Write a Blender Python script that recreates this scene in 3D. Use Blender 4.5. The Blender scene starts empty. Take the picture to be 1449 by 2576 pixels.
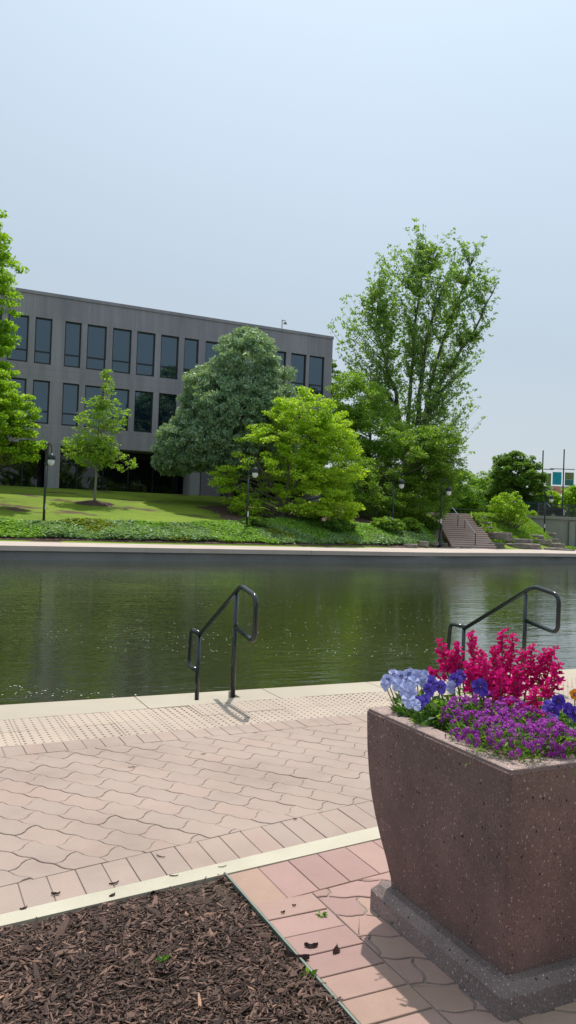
import bpy, bmesh, math, random
import numpy as np
from mathutils import Vector, Matrix
R_ = math.radians
rng = np.random.default_rng(7)
random.seed(7)
scene = bpy.context.scene
COL = scene.collection

# ------------------------------------------------------------------ camera
CW, CH, CF = 1449., 2576., 2000.
rho, pit = math.atan(.037), R_(0.76)
Fv = np.array([0, math.cos(pit), math.sin(pit)]); Uv = np.array([0, -math.sin(pit), math.cos(pit)]); R0 = np.array([1., 0, 0])
CR = R0*math.cos(rho)+Uv*math.sin(rho); CU = -R0*math.sin(rho)+Uv*math.cos(rho)
CP = np.array([0, 0, 1.5])
cam = bpy.data.cameras.new('camera'); camo = bpy.data.objects.new('camera', cam); COL.objects.link(camo)
cam.sensor_fit = 'VERTICAL'; cam.sensor_height = 36; cam.lens = 36*CF/CH; cam.clip_end = 5000; cam.clip_start = .05
camo.matrix_world = Matrix(((CR[0], CU[0], -Fv[0], CP[0]), (CR[1], CU[1], -Fv[1], CP[1]), (CR[2], CU[2], -Fv[2], CP[2]), (0, 0, 0, 1)))
scene.camera = camo
# ------------------------------------------------------------------ light
SUN_EL, SUN_AZ = 65., 5.       # azimuth clockwise from +Y
w = bpy.data.worlds.new('World'); scene.world = w; w.use_nodes = True
nt = w.node_tree; bg = nt.nodes['Background']
sky = nt.nodes.new('ShaderNodeTexSky'); sky.sky_type = 'NISHITA'; sky.sun_disc = False
sky.sun_elevation = R_(SUN_EL); sky.sun_rotation = R_(SUN_AZ)
sky.air_density = 1.0; sky.dust_density = 4.0; sky.ozone_density = 2.0; sky.altitude = 200
hz = nt.nodes.new('ShaderNodeMix'); hz.data_type = 'RGBA'; hz.inputs[0].default_value = .82
tcw = nt.nodes.new('ShaderNodeTexCoord'); sx = nt.nodes.new('ShaderNodeSeparateXYZ'); nt.links.new(tcw.outputs['Generated'], sx.inputs[0])
nz = nt.nodes.new('ShaderNodeTexNoise'); nz.inputs['Scale'].default_value = 1.6; nz.inputs['Detail'].default_value = 3; nt.links.new(tcw.outputs['Generated'], nz.inputs['Vector'])
ad = nt.nodes.new('ShaderNodeMath'); ad.operation = 'MULTIPLY_ADD'; ad.inputs[1].default_value = .10; nt.links.new(nz.outputs['Fac'], ad.inputs[0]); nt.links.new(sx.outputs['Z'], ad.inputs[2])
ad2 = nt.nodes.new('ShaderNodeMath'); ad2.operation = 'MULTIPLY_ADD'; ad2.inputs[1].default_value = .10; nt.links.new(sx.outputs['X'], ad2.inputs[0]); nt.links.new(ad.outputs[0], ad2.inputs[2])
hr = nt.nodes.new('ShaderNodeValToRGB'); nt.links.new(ad2.outputs[0], hr.inputs[0]); ce = hr.color_ramp.elements; ce.new(.3); ce.new(.62)
for e_, (p_, c_) in zip(ce, [(.05, (.62, .685, .745)), (.30, (.525, .62, .695)), (.62, (.67, .84, .97)), (1., (.85, 1., 1.))]): e_.position = p_; e_.color = (*c_, 1)
hm_ = nt.nodes.new('ShaderNodeVectorMath'); hm_.operation = 'SCALE'; hm_.inputs['Scale'].default_value = 5.25; nt.links.new(hr.outputs[0], hm_.inputs[0]); nt.links.new(hm_.outputs[0], hz.inputs[7])   # milky haze veil over the blue
nt.links.new(sky.outputs[0], hz.inputs[6]); nt.links.new(hz.outputs[2], bg.inputs[0]); bg.inputs[1].default_value = .15
sl = bpy.data.lights.new('sun', 'SUN'); sl.energy = 3.3; sl.angle = R_(.53); sl.color = (1, .95, .88)
so = bpy.data.objects.new('sun', sl); COL.objects.link(so)
sd = Vector((math.sin(R_(SUN_AZ))*math.cos(R_(SUN_EL)), math.cos(R_(SUN_AZ))*math.cos(R_(SUN_EL)), math.sin(R_(SUN_EL))))
so.rotation_euler = sd.to_track_quat('Z', 'Y').to_euler()
vs = scene.view_settings; vs.view_transform = 'Standard'; vs.look = 'None'; vs.gamma = 1; vs.exposure = 0.3; vs.use_curve_mapping = False

# ------------------------------------------------------------------ pixel -> place
def ray(x, y): return Fv*CF+CR*(x-CW/2)-CU*(y-CH/2)
def atz(x, y, z=0.):
    d = ray(x, y); return CP+d*((z-CP[2])/d[2])
def aty(x, y, Y):
    d = ray(x, y); return CP+d*(Y/d[1])
A = R_(25.8); UU = np.array([math.cos(A), math.sin(A)]); VV = np.array([-math.sin(A), math.cos(A)])
def W2(u, v): return UU*u+VV*v
def UV(x, y, z=0.):
    P = atz(x, y, z)[:2]; return P@UU, P@VV

# ------------------------------------------------------------------ materials
def newmat(name):
    m = bpy.data.materials.new(name); m.use_nodes = True; n = m.node_tree.nodes; n.clear()
    o = n.new('ShaderNodeOutputMaterial'); return m, m.node_tree, o
def node(t, typ, **kw):
    n = t.nodes.new(typ)
    for k, v in kw.items():
        if k.startswith('i_'): n.inputs[int(k[2:])].default_value = v
        else: setattr(n, k, v)
    return n
def ramp(t, fac, stops):
    r = t.nodes.new('ShaderNodeValToRGB'); e = r.color_ramp.elements
    while len(e) < len(stops): e.new(.5)
    for i, (p, c) in enumerate(stops): e[i].position = p; e[i].color = (*c, 1)
    t.links.new(fac, r.inputs[0]); return r.outputs[0]
def mixc(t, f, a, b, mode='MIX'):
    m = t.nodes.new('ShaderNodeMix'); m.data_type = 'RGBA'; m.blend_type = mode
    for s, v in ((m.inputs[0], f), (m.inputs[6], a), (m.inputs[7], b)):
        if hasattr(v, 'is_output'): t.links.new(v, s)
        elif isinstance(v, tuple): s.default_value = (*v[:3], 1)
        else: s.default_value = v
    return m.outputs[2]
def math_(t, op, a, b=0., clamp=False):
    m = t.nodes.new('ShaderNodeMath'); m.operation = op; m.use_clamp = clamp
    for s, v in ((m.inputs[0], a), (m.inputs[1], b)):
        if hasattr(v, 'is_output'): t.links.new(v, s)
        else: s.default_value = v
    return m.outputs[0]
def coords(t, scale=(1, 1, 1), rot=(0, 0, 0)):
    tc = t.nodes.new('ShaderNodeNewGeometry'); mp = t.nodes.new('ShaderNodeMapping')
    mp.inputs['Scale'].default_value = scale; mp.inputs['Rotation'].default_value = rot
    t.links.new(tc.outputs['Position'], mp.inputs[0]); return mp.outputs[0]
def noise(t, vec, scale, detail=4, rough=.6):
    n = node(t, 'ShaderNodeTexNoise'); n.inputs['Scale'].default_value = scale; n.inputs['Detail'].default_value = detail; n.inputs['Roughness'].default_value = rough
    t.links.new(vec, n.inputs['Vector']); return n.outputs['Fac']
def bump(t, h, dist, strength=1.):
    b = t.nodes.new('ShaderNodeBump'); b.inputs['Distance'].default_value = dist; b.inputs['Strength'].default_value = strength
    t.links.new(h, b.inputs['Height']); return b.outputs[0]
def princ(t, o, col, rough=.8, spec=.5, metal=0., nrm=None, ior=None):
    p = t.nodes.new('ShaderNodeBsdfPrincipled')
    if hasattr(col, 'is_output'): t.links.new(col, p.inputs['Base Color'])
    else: p.inputs['Base Color'].default_value = (*col[:3], 1)
    if hasattr(rough, 'is_output'): t.links.new(rough, p.inputs['Roughness'])
    else: p.inputs['Roughness'].default_value = rough
    p.inputs['Specular IOR Level'].default_value = spec; p.inputs['Metallic'].default_value = metal
    if ior: p.inputs['IOR'].default_value = ior
    if nrm is not None: t.links.new(nrm, p.inputs['Normal'])
    t.links.new(p.outputs[0], o.inputs[0]); return p
def attr(t, name='rnd'):
    a = t.nodes.new('ShaderNodeAttribute'); a.attribute_name = name; return a.outputs['Fac']
def rough_mat(name, a, b, scale=3., fine=60., bd=.003, rough=.85, fineamt=.25, spec=.3, use_rnd=None, scl=(1, 1, 1)):
    m, t, o = newmat(name); v = coords(t, scl)
    n1 = noise(t, v, scale, 5); n2 = noise(t, v, fine, 3, .7)
    f = math_(t, 'ADD', math_(t, 'MULTIPLY', n1, 1-fineamt), math_(t, 'MULTIPLY', n2, fineamt))
    c = ramp(t, f, [(.3, a), (.7, b)])
    if name == 'facade':
        sk = noise(t, coords(t, (2.2, 2.2, .12)), 1., 4, .6); c = mixc(t, 1., c, ramp(t, sk, [(.35, (.86, .86, .87)), (.55, (1, 1, 1)), (.75, (1.06, 1.05, 1.04))]), 'MULTIPLY')
    if use_rnd and 'paver' in name:
        st_n = noise(t, v, .9, 5, .7); c = mixc(t, 1., c, ramp(t, st_n, [(.33, (.86, .85, .84)), (.5, (1, 1, 1)), (.68, (1.05, 1.04, 1.02))]), 'MULTIPLY')
    if use_rnd: c = mixc(t, 1., c, ramp(t, attr(t), use_rnd), 'MULTIPLY')
    princ(t, o, c, rough, spec, nrm=bump(t, n2, bd)); return m
def leaf_mat(name, a, b, c3=None, trans=.4, rough=.5, spec=.35):
    m, t, o = newmat(name)
    stops = [(0, a), (1, b)] if c3 is None else [(0, a), (.7, b), (1, c3)]
    c = ramp(t, attr(t), stops)
    p = princ(t, o, c, rough, spec)
    tr = t.nodes.new('ShaderNodeBsdfTranslucent')
    tc = mixc(t, 1., c, (1.5, 1.45, .55), 'MULTIPLY'); t.links.new(tc, tr.inputs[0])
    mx = t.nodes.new('ShaderNodeMixShader'); mx.inputs[0].default_value = trans
    t.links.new(p.outputs[0], mx.inputs[1]); t.links.new(tr.outputs[0], mx.inputs[2]); t.links.new(mx.outputs[0], o.inputs[0])
    return m
def plain(name, c, rough=.5, spec=.5, metal=0., var=.12, scale=8.):
    m, t, o = newmat(name); v = coords(t); n = noise(t, v, scale, 4)
    col = ramp(t, n, [(.3, tuple(x*(1-var) for x in c)), (.7, tuple(min(1, x*(1+var)) for x in c))])
    princ(t, o, col, rough, spec, metal, nrm=bump(t, n, .001)); return m

# ------------------------------------------------------------------ object helpers
def tag(o, label=None, cat=None, group=None, kind=None):
    for k, v in (('label', label), ('category', cat), ('group', group), ('kind', kind)):
        if v: o[k] = v
    return o
def mesh(name, V, F, mat=None, parent=None, smooth=False, rnd=None, loc=None):
    me = bpy.data.meshes.new(name); me.from_pydata([tuple(map(float, p)) for p in V], [], [tuple(f) for f in F]); me.update()
    if mat: me.materials.append(mat)
    if smooth: me.polygons.foreach_set('use_smooth', [True]*len(me.polygons))
    if rnd is not None:
        at = me.attributes.new('rnd', 'FLOAT', 'FACE'); at.data.foreach_set('value', np.asarray(rnd, dtype=np.float32))
    o = bpy.data.objects.new(name, me); COL.objects.link(o)
    if parent: o.parent = parent
    if loc is not None: o.location = loc
    return o
def quads(name, V, mat, parent=None, rnd=None, k=4):
    """V: (N*k,3) array, k verts per face"""
    V = np.asarray(V, dtype=np.float32); n = len(V)//k
    me = bpy.data.meshes.new(name); me.vertices.add(n*k); me.vertices.foreach_set('co', V.ravel())
    me.loops.add(n*k); me.loops.foreach_set('vertex_index', np.arange(n*k, dtype=np.int32))
    me.polygons.add(n); me.polygons.foreach_set('loop_start', np.arange(0, n*k, k, dtype=np.int32)); me.polygons.foreach_set('loop_total', np.full(n, k, dtype=np.int32))
    me.update(calc_edges=True); me.materials.append(mat)
    at = me.attributes.new('rnd', 'FLOAT', 'FACE'); at.data.foreach_set('value', np.asarray(rng.random(n) if rnd is None else rnd, dtype=np.float32))
    o = bpy.data.objects.new(name, me); COL.objects.link(o)
    if parent: o.parent = parent
    return o
def empty(name, loc, rz=0.):
    o = bpy.data.objects.new(name, None); COL.objects.link(o); o.location = loc; o.rotation_euler = (0, 0, rz); o.empty_display_size = .1; return o
class MB:
    def __init__(s): s.V = []; s.F = []; s.R = []
    def add(s, V, F, r=.5):
        b = len(s.V); s.V += [tuple(map(float, p)) for p in V]; s.F += [tuple(i+b for i in f) for f in F]; s.R += [r]*len(F); return s
    def box(s, a, b, r=.5, xf=None):
        x0, y0, z0 = a; x1, y1, z1 = b
        V = [(x0, y0, z0), (x1, y0, z0), (x1, y1, z0), (x0, y1, z0), (x0, y0, z1), (x1, y0, z1), (x1, y1, z1), (x0, y1, z1)]
        if xf: V = [xf(p) for p in V]
        return s.add(V, [(3, 2, 1, 0), (4, 5, 6, 7), (0, 1, 5, 4), (1, 2, 6, 5), (2, 3, 7, 6), (3, 0, 4, 7)], r)
    def prism(s, poly, z0, z1, r=.5, bottom=False):
        n = len(poly); V = [(p[0], p[1], z0) for p in poly]+[(p[0], p[1], z1) for p in poly]
        F = [tuple(range(n, 2*n))]+[(i, (i+1) % n, (i+1) % n+n, i+n) for i in range(n)]
        if bottom: F.append(tuple(range(n-1, -1, -1)))
        return s.add(V, F, r)
    def tube(s, pts, rad, n=8, r=.5, caps=True):
        pts = [np.array(p, float) for p in pts]
        if not hasattr(rad, '__len__'): rad = [rad]*len(pts)
        V = []; F = []; up = None
        for i, p in enumerate(pts):
            d = pts[min(i+1, len(pts)-1)]-pts[max(i-1, 0)]; d = d/(np.linalg.norm(d)+1e-9)
            if up is None:
                up = np.array([0, 0, 1.]) if abs(d[2]) < .9 else np.array([1., 0, 0])
            a = np.cross(d, up); a /= np.linalg.norm(a)+1e-9; b = np.cross(a, d); up = b
            for k in range(n):
                t = 2*math.pi*k/n; V.append(p+(a*math.cos(t)+b*math.sin(t))*rad[i])
        for i in range(len(pts)-1):
            for k in range(n): F.append((i*n+k, i*n+(k+1) % n, (i+1)*n+(k+1) % n, (i+1)*n+k))
        if caps: F.append(tuple(range(n-1, -1, -1))); F.append(tuple(range((len(pts)-1)*n, len(pts)*n)))
        return s.add(V, F, r)
    def lathe(s, prof, c=(0, 0, 0), n=16, r=.5):
        V = []; F = []
        for (rr, z) in prof:
            for k in range(n):
                t = 2*math.pi*k/n; V.append((c[0]+rr*math.cos(t), c[1]+rr*math.sin(t), c[2]+z))
        for i in range(len(prof)-1):
            for k in range(n): F.append((i*n+k, i*n+(k+1) % n, (i+1)*n+(k+1) % n, (i+1)*n+k))
        F.append(tuple(range(n-1, -1, -1))); F.append(tuple(range((len(prof)-1)*n, len(prof)*n)))
        return s.add(V, F, r)
    def build(s, name, mat, parent=None, smooth=False, loc=None): return mesh(name, s.V, s.F, mat, parent, smooth, s.R, loc)
def children(o): return [c for c in bpy.data.objects if c.parent == o]
def copy_tree(o, parent=None):
    c = o.copy(); COL.objects.link(c); c.parent = parent
    for ch in children(o): copy_tree(ch, c)
    return c
def round_path(pts, rad, n=5):
    pts = [np.array(p, float) for p in pts]; out = [pts[0]]
    for i in range(1, len(pts)-1):
        a, b, c = pts[i-1], pts[i], pts[i+1]; d1 = a-b; d2 = c-b; l1 = np.linalg.norm(d1); l2 = np.linalg.norm(d2)
        r = min(rad, l1*.48, l2*.48); p0 = b+d1/l1*r; p2 = b+d2/l2*r
        for k in range(n+1):
            t = k/n; out.append(p0*(1-t)**2+2*b*t*(1-t)+p2*t*t)
    out.append(pts[-1]); return out
def sm(a, b, x): t = np.clip((x-a)/(b-a), 0, 1); return t*t*(3-2*t)
def vnoise(x, y, s=1., seed=0):
    """cheap smooth value noise"""
    x = np.asarray(x, float)*s+seed*17.3; y = np.asarray(y, float)*s+seed*9.1
    def h(i, j): q = np.sin(i*127.1+j*311.7)*43758.5453; return q-np.floor(q)
    xi = np.floor(x); yi = np.floor(y); fx = x-xi; fy = y-yi; fx = fx*fx*(3-2*fx); fy = fy*fy*(3-2*fy)
    return (h(xi, yi)*(1-fx)+h(xi+1, yi)*fx)*(1-fy)+(h(xi, yi+1)*(1-fx)+h(xi+1, yi+1)*fx)*fy

# ------------------------------------------------------------------ materials table
M = {}
M['paver'] = rough_mat('paver', (.32, .245, .212), (.41, .322, .28), 1.2, 160, .002, .9, .35, use_rnd=[(0, (.95, .95, .95)), (.7, (1, .99, .98)), (1, (1.02, .97, .95))])
M['redpaver'] = rough_mat('redpaver', (.335, .22, .20), (.43, .285, .26), 1.6, 160, .002, .9, .35, use_rnd=[(0, (.88, .86, .86)), (.6, (1.0, .98, .98)), (1, (1.02, 1.05, .9))])
M['joint'] = rough_mat('joint', (.235, .19, .16), (.33, .27, .23), 6, 200, .002)
M['coping'] = rough_mat('coping', (.36, .31, .245), (.455, .40, .32), .8, 120, .0015, .85, .3)
M['band'] = rough_mat('band', (.40, .365, .285), (.54, .495, .395), 2.2, 150, .0015, .88, .3)
M['tactile'] = rough_mat('tactile', (.38, .31, .255), (.48, .395, .33), 1.3, 140, .0015, .9, .3, use_rnd=[(0, (.80, .78, .76)), (.3, (.86, .84, .82)), (.4, (.95, .95, .95)), (1, (1.03, 1, .97))])
M['soil'] = rough_mat('soil', (.035, .022, .016), (.11, .075, .055), 4, 70, .01)
M['chips'] = rough_mat('chips', (.075, .048, .038), (.16, .108, .088), 12, 250, .001, .75, .5, use_rnd=[(0, (.25, .22, .21)), (.55, (1., .9, .88)), (.9, (1.9, 1.68, 1.55)), (1, (3.6, 3.1, 2.5))], scl=(1, 1, 1))
M['farwalk'] = rough_mat('farwalk', (.42, .345, .30), (.54, .45, .395), .5, 20, .002, .9)
M['quay'] = rough_mat('quay', (.15, .145, .14), (.25, .24, .23), .35, 12, .004, .85)
M['stone'] = rough_mat('stone', (.09, .075, .065), (.36, .31, .27), 2.2, 14, .05, .9, .4, scl=(1, 1, 4))
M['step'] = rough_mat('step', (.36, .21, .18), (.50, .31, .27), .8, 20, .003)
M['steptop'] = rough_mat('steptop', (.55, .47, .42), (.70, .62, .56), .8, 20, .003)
M['concrete'] = rough_mat('concrete', (.17, .165, .155), (.30, .295, .28), .35, 15, .003, .9, .2, scl=(1, 1, .25))
M['facade'] = rough_mat('facade', (.275, .255, .29), (.36, .335, .375), .35, 6, .004, .8, .25, use_rnd=[(0, (.93, .93, .93)), (1, (1.05, 1.04, 1.04))], scl=(1, 1, .5))
M['facade_dark'] = plain('facade_dark', (.05, .05, .055), .7)
M['frame'] = plain('frame', (.012, .013, .016), .4)
M['lamp'] = plain('lamp', (.022, .032, .034), .45, .5, .3)
M['black'] = plain('black', (.012, .018, .018), .18, .6)
M['trunk'] = rough_mat('trunk', (.07, .055, .045), (.16, .13, .11), 4, 30, .01, .9, scl=(1, 1, .3))
M['stem'] = plain('stem', (.09, .2, .03), .6)

# =================================================================== SETTING
# ---- near pavement boundaries as curves v(u) in the quay frame
def crv(pts):
    xs = [p[0] for p in pts]; ys = [p[1] for p in pts]
    q = np.polyfit(xs, ys, min(2, len(pts)-1) if max(xs)-min(xs) > 2.5 else 1)
    return lambda u: np.polyval(q, np.clip(u, -1.5, 7))
v_water = lambda u: 6.53+0*u
v_cop = lambda u: 6.06+.06*np.clip((u-.7)/2, 0, 1)-.02*np.clip((u-4)/2, 0, 1)
v_tact = lambda u: v_cop(u)-.70
v_sold = lambda u: v_tact(u)-.215
v_field = lambda u: 3.29+.175*np.clip(u, -1, 3.4)+.06*np.clip(u-3.4, 0, 4)
v_bt = lambda u: 3.075+.135*np.clip(u, -1, 5)
v_bb = lambda u: 2.995+.115*np.clip(u, -1, 5)
U0_, U1_ = -2.6, 12.
def strip(name, fa, fb, z, mat, u0=U0_, u1=U1_, th=.3, step=1.2, gap=.006, notch=None):
    m = MB(); u = u0
    while u < u1:
        e = min(u+step, u1); n = 4; us = np.linspace(u+gap/2, e-gap/2, n+1)
        lo = [W2(q, float(fa(q))) for q in us]; hi = [W2(q, float(fb(q))) for q in us[::-1]]
        m.prism(lo+hi, z-th, z, rng.random()); u = e
    o = m.build(name, mat); return o
# coping with a notch where the boarding steps start
NU0, NU1, NV = 2.235, 2.64, 6.255
def cop_piece(m, u0, u1, va, vb, r):
    n = max(2, int((u1-u0)/.3)); us = np.linspace(u0, u1, n+1)
    lo = [W2(q, float(va(q))) for q in us]; hi = [W2(q, float(vb(q))) for q in us[::-1]]
    # slight rounded nose : inner ring
    m.prism(lo+hi, -.24, 0.0, r)
m = MB(); joints = [-4.2, -2.3, -.45, UV(360, 1770)[0], UV(670, 1738)[0], UV(955, 1728)[0], 5.6, 7.2, 8.9, 10.6, 12.3]
for i in range(len(joints)-1):
    a_, b_ = joints[i]+.004, joints[i+1]-.004; r = rng.random()
    if a_ < NU0 and b_ > NU1:
        cop_piece(m, a_, NU0, v_cop, v_water, r); cop_piece(m, NU0, NU1, v_cop, lambda q: NV+0*q, r); cop_piece(m, NU1, b_, v_cop, v_water, r)
    else: cop_piece(m, a_, b_, v_cop, v_water, r)
tag(m.build('kerb', M['coping']), kind='structure')
# submerged boarding steps between the rails
m = MB()
m.prism([W2(2.44, 6.535), W2(3.15, 6.535), W2(3.15, 7.62), W2(2.44, 7.62)], -.9, -.25); m.prism([W2(2.24, NV+.003), W2(2.635, NV+.003), W2(2.635, 6.53), W2(2.24, 6.53)], -.9, -.25)
m.prism([W2(3.153, 6.535), W2(5.85, 6.535), W2(5.85, 6.85), W2(3.153, 6.85)], -.9, -.26)
m.prism([W2(3.153, 6.853), W2(5.85, 6.853), W2(5.85, 7.4), W2(3.153, 7.4)], -1.0, -.36)
m.prism([W2(5.55, 6.86), W2(5.85, 6.86), W2(5.85, 7.42), W2(5.55, 7.42)], -.35, -.25)
tag(m.build('boarding_steps', M['coping']), kind='structure')
# quay wall below coping
m = MB(); m.prism([W2(-9, 6.0), W2(16, 6.0), W2(16, 6.48), W2(-9, 6.48)], -2, -.245); tag(m.build('near_quay_wall', M['quay']), kind='structure')
EUB = 1.283
# joint sand bed under all pavers
m = MB(); m.prism([W2(EUB+.006, -6), W2(16, -6), W2(16, 6.0), W2(EUB+.006, 6.0)], -.24, -.0055); m.prism([W2(-9, 1.9), W2(-2.6, 2.75), W2(0, 3.04), W2(EUB, 3.19), W2(EUB, 6.0), W2(-9, 6.0)], -.24, -.0055); tag(m.build('paving_bed', M['joint']), kind='structure')
m = MB()
for a_, b_ in ((-9, -2.6), (12.2, 16)): m.prism([W2(a_, 3.4), W2(b_, 3.4), W2(b_, 6.53), W2(a_, 6.53)], -.22, 0)
tag(m.build('outer_paving', M['paver']), kind='structure')

# ---- polygon clipping
def clip(poly, n, c):
    """keep points p with n.p <= c"""
    out = []
    for i in range(len(poly)):
        p, q = poly[i], poly[(i+1) % len(poly)]; dp = n@p-c; dq = n@q-c
        if dp <= 0: out.append(p)
        if (dp < 0 < dq) or (dq < 0 < dp): out.append(p+(q-p)*(dp/(dp-dq)))
    return out
def area(p):
    p = np.array(p); x, y = p[:, 0], p[:, 1]; return .5*abs(np.dot(x, np.roll(y, -1))-np.dot(y, np.roll(x, -1)))
def paver_top(m, poly, r, z=0., gap=.0022, ch=.0025):
    if len(poly) < 3 or area(poly) < .0009: return
    P = np.array(poly); c = P.mean(0)
    # orient ccw
    x, y = P[:, 0], P[:, 1]
    if np.dot(x, np.roll(y, -1))-np.dot(y, np.roll(x, -1)) < 0: P = P[::-1]
    keep = [i for i in range(len(P)) if np.linalg.norm(P[i]-P[i-1]) > 1e-4]; P = P[keep]
    if len(P) < 3: return
    e1 = P-np.roll(P, 1, 0); e2 = np.roll(P, -1, 0)-P
    n1 = np.stack([-e1[:, 1], e1[:, 0]], 1); n2 = np.stack([-e2[:, 1], e2[:, 0]], 1)
    n1 /= np.linalg.norm(n1, axis=1)[:, None]; n2 /= np.linalg.norm(n2, axis=1)[:, None]
    nn = n1+n2; nn /= np.maximum(np.linalg.norm(nn, axis=1)[:, None], .3)
    dz = rng.normal(0, .0009); tl = rng.normal(0, .004, 2)
    def world(Q, zz): 
        Wp = Q@np.array([UU, VV]); return [(a[0], a[1], zz+dz+float((q-c)@tl)) for a, q in zip(Wp, Q)]
    O = P+nn*gap; I = P+nn*(gap+ch); n = len(P)
    V = world(O, z-.03)+world(O, z-.0018)+world(I, z)
    F = [tuple(range(2*n, 3*n))]
    for i in range(n):
        j = (i+1) % n; F += [(i, j, n+j, n+i), (n+i, n+j, 2*n+j, 2*n+i)]
    m.add(V, F, r)
def wavy_field(m, inside, umin, umax, vmin, vmax, origin=(.71, 3.867), ang=-50.5, L=.243, wd=.147):
    d = np.array([math.cos(R_(ang)), math.sin(R_(ang))]); nrm = np.array([-d[1], d[0]])
    o = np.array(origin); Ax, Bx = .0068, .012
    def line(x, k): return k*wd+Ax*math.sin(4*math.pi*x/L+1.6)
    corners = [np.array([a, b])-o for a in (umin, umax) for b in (vmin, vmax)]
    xs = [c@d for c in corners]; ks = [c@nrm for c in corners]
    for k in range(int(min(ks)/wd)-1, int(max(ks)/wd)+2):
        off = (k % 2)*L/2
        for j in range(int(min(xs)/L)-2, int(max(xs)/L)+2):
            x0 = j*L+off; poly = []
            N = 10
            def endpt(xb, t):  # t 0..1 from lower to upper line
                x = xb+Bx*math.sin(2*math.pi*t); y0 = line(xb, k); y1 = line(xb, k+1); return np.array([x, y0+(y1-y0)*t])
            for i in range(N+1): x = x0+L*i/N; poly.append(np.array([x, line(x, k)]))
            for i in range(1, 5): poly.append(endpt(x0+L, i/5))
            for i in range(N+1): x = x0+L-L*i/N; poly.append(np.array([x, line(x, k+1)]))
            for i in range(1, 5): poly.append(endpt(x0, 1-i/5))
            pu = [o+p[0]*d+p[1]*nrm for p in poly]
            inside(m, pu)
def clip_curve(pu, f, keep_above):
    if len(pu) < 3: return []
    c = np.mean(pu, 0); s = (float(f(c[0]+.05))-float(f(c[0]-.05)))/.1; c0 = float(f(c[0]))-s*c[0]
    n = np.array([-s, 1.]); 
    return clip(pu, -n, -c0) if keep_above else clip(pu, n, c0)
m = MB()
def ins(m, pu):
    c = np.mean(pu, 0)
    if c[0] < -2.6 or c[0] > 9 or c[1] > 5.6 or c[1] < 3: return
    p = clip_curve(pu, v_field, True); p = clip_curve(p, v_sold, False)
    if p: paver_top(m, p, rng.random())
wavy_field(m, ins, -2.6, 9, 3, 5.5)
# soldier courses
def soldier(m, fa, fb, u0, u1, w_, jit=0.):   # one course of bricks laid side by side
    u = u0
    while u < u1:
        e = u+w_*(1+rng.normal(0, .02)); 
        paver_top(m, [np.array([u, float(fa(u))]), np.array([e, float(fa(e))]), np.array([e, float(fb(e))]), np.array([u, float(fb(u))])], rng.random(), gap=.003); u = e
soldier(m, v_sold, v_tact, -2.6, 9, .125)
soldier(m, v_bt, v_field, -2.6, 9, .118)
tag(m.build('brick_pavement', M['paver']), kind='structure')
# tactile slabs with domes
m = MB(); ts = .345; u = .745-ts*10
while u < 9:
    for row in range(2):
        va = float(v_tact(u))+.35*row; P = [np.array([u, va]), np.array([u+ts, va]), np.array([u+ts, va+.35]), np.array([u, va+.35])]
        paver_top(m, P, rng.uniform(.4, 1), gap=.002, ch=.003)
        for i in range(6):
            for j in range(6):
                c = W2(u+ts*(i+.5)/6, va+.35*(j+.5)/6); n = 8; V = []
                for rr, z in ((.0095, .0005), (.0065, .0045)):
                    for k in range(n): V.append((c[0]+rr*math.cos(k*math.pi/4), c[1]+rr*math.sin(k*math.pi/4), z))
                m.add(V, [tuple(range(n, 2*n))]+[(k, (k+1) % n, (k+1) % n+n, k+n) for k in range(n)], rng.uniform(0, .3))  # domes coloured darker than the slabs, standing in for their small shadows
    u += ts
tag(m.build('tactile_paving', M['tactile']), kind='structure')
# concrete band
tag(strip('concrete_band', v_bb, v_bt, .002, M['band'], -2.6, 9, .2, 2.4, .006), kind='structure')
# red brick area (planter stands here)
EU, IU = 1.283, 1.555
m = MB()
v_in = lambda u: v_bb(u)-.305
soldier(m, v_in, lambda u: v_bb(u)-.004, EU+.012, 4.6, .155)
vv_ = 2.86
while vv_ > .2:                                     # stretcher bricks along the mulch bed
    e = vv_-.137
    top = min(vv_, float(v_in(EU)))
    paver_top(m, [np.array([EU+.012, e]), np.array([IU, e]), np.array([IU, vv_]), np.array([EU+.012, vv_])], rng.random(), gap=.005); vv_ = e
def ins2(m, pu):
    c = np.mean(pu, 0)
    if c[0] < 1.3 or c[0] > 4.8 or c[1] > 3.6 or c[1] < 0: return
    p = clip_curve(pu, v_in, False)
    if p: p = clip(p, np.array([-1., 0]), -IU)
    if p: paver_top(m, p, rng.random(), gap=.0055, ch=.004)
wavy_field(m, ins2, 1.5, 4.8, 0, 3.2, origin=(1.66, 2.62), ang=-22, L=.25, wd=.150)
tag(m.build('red_brick_paving', M['redpaver']), kind='structure')

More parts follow.
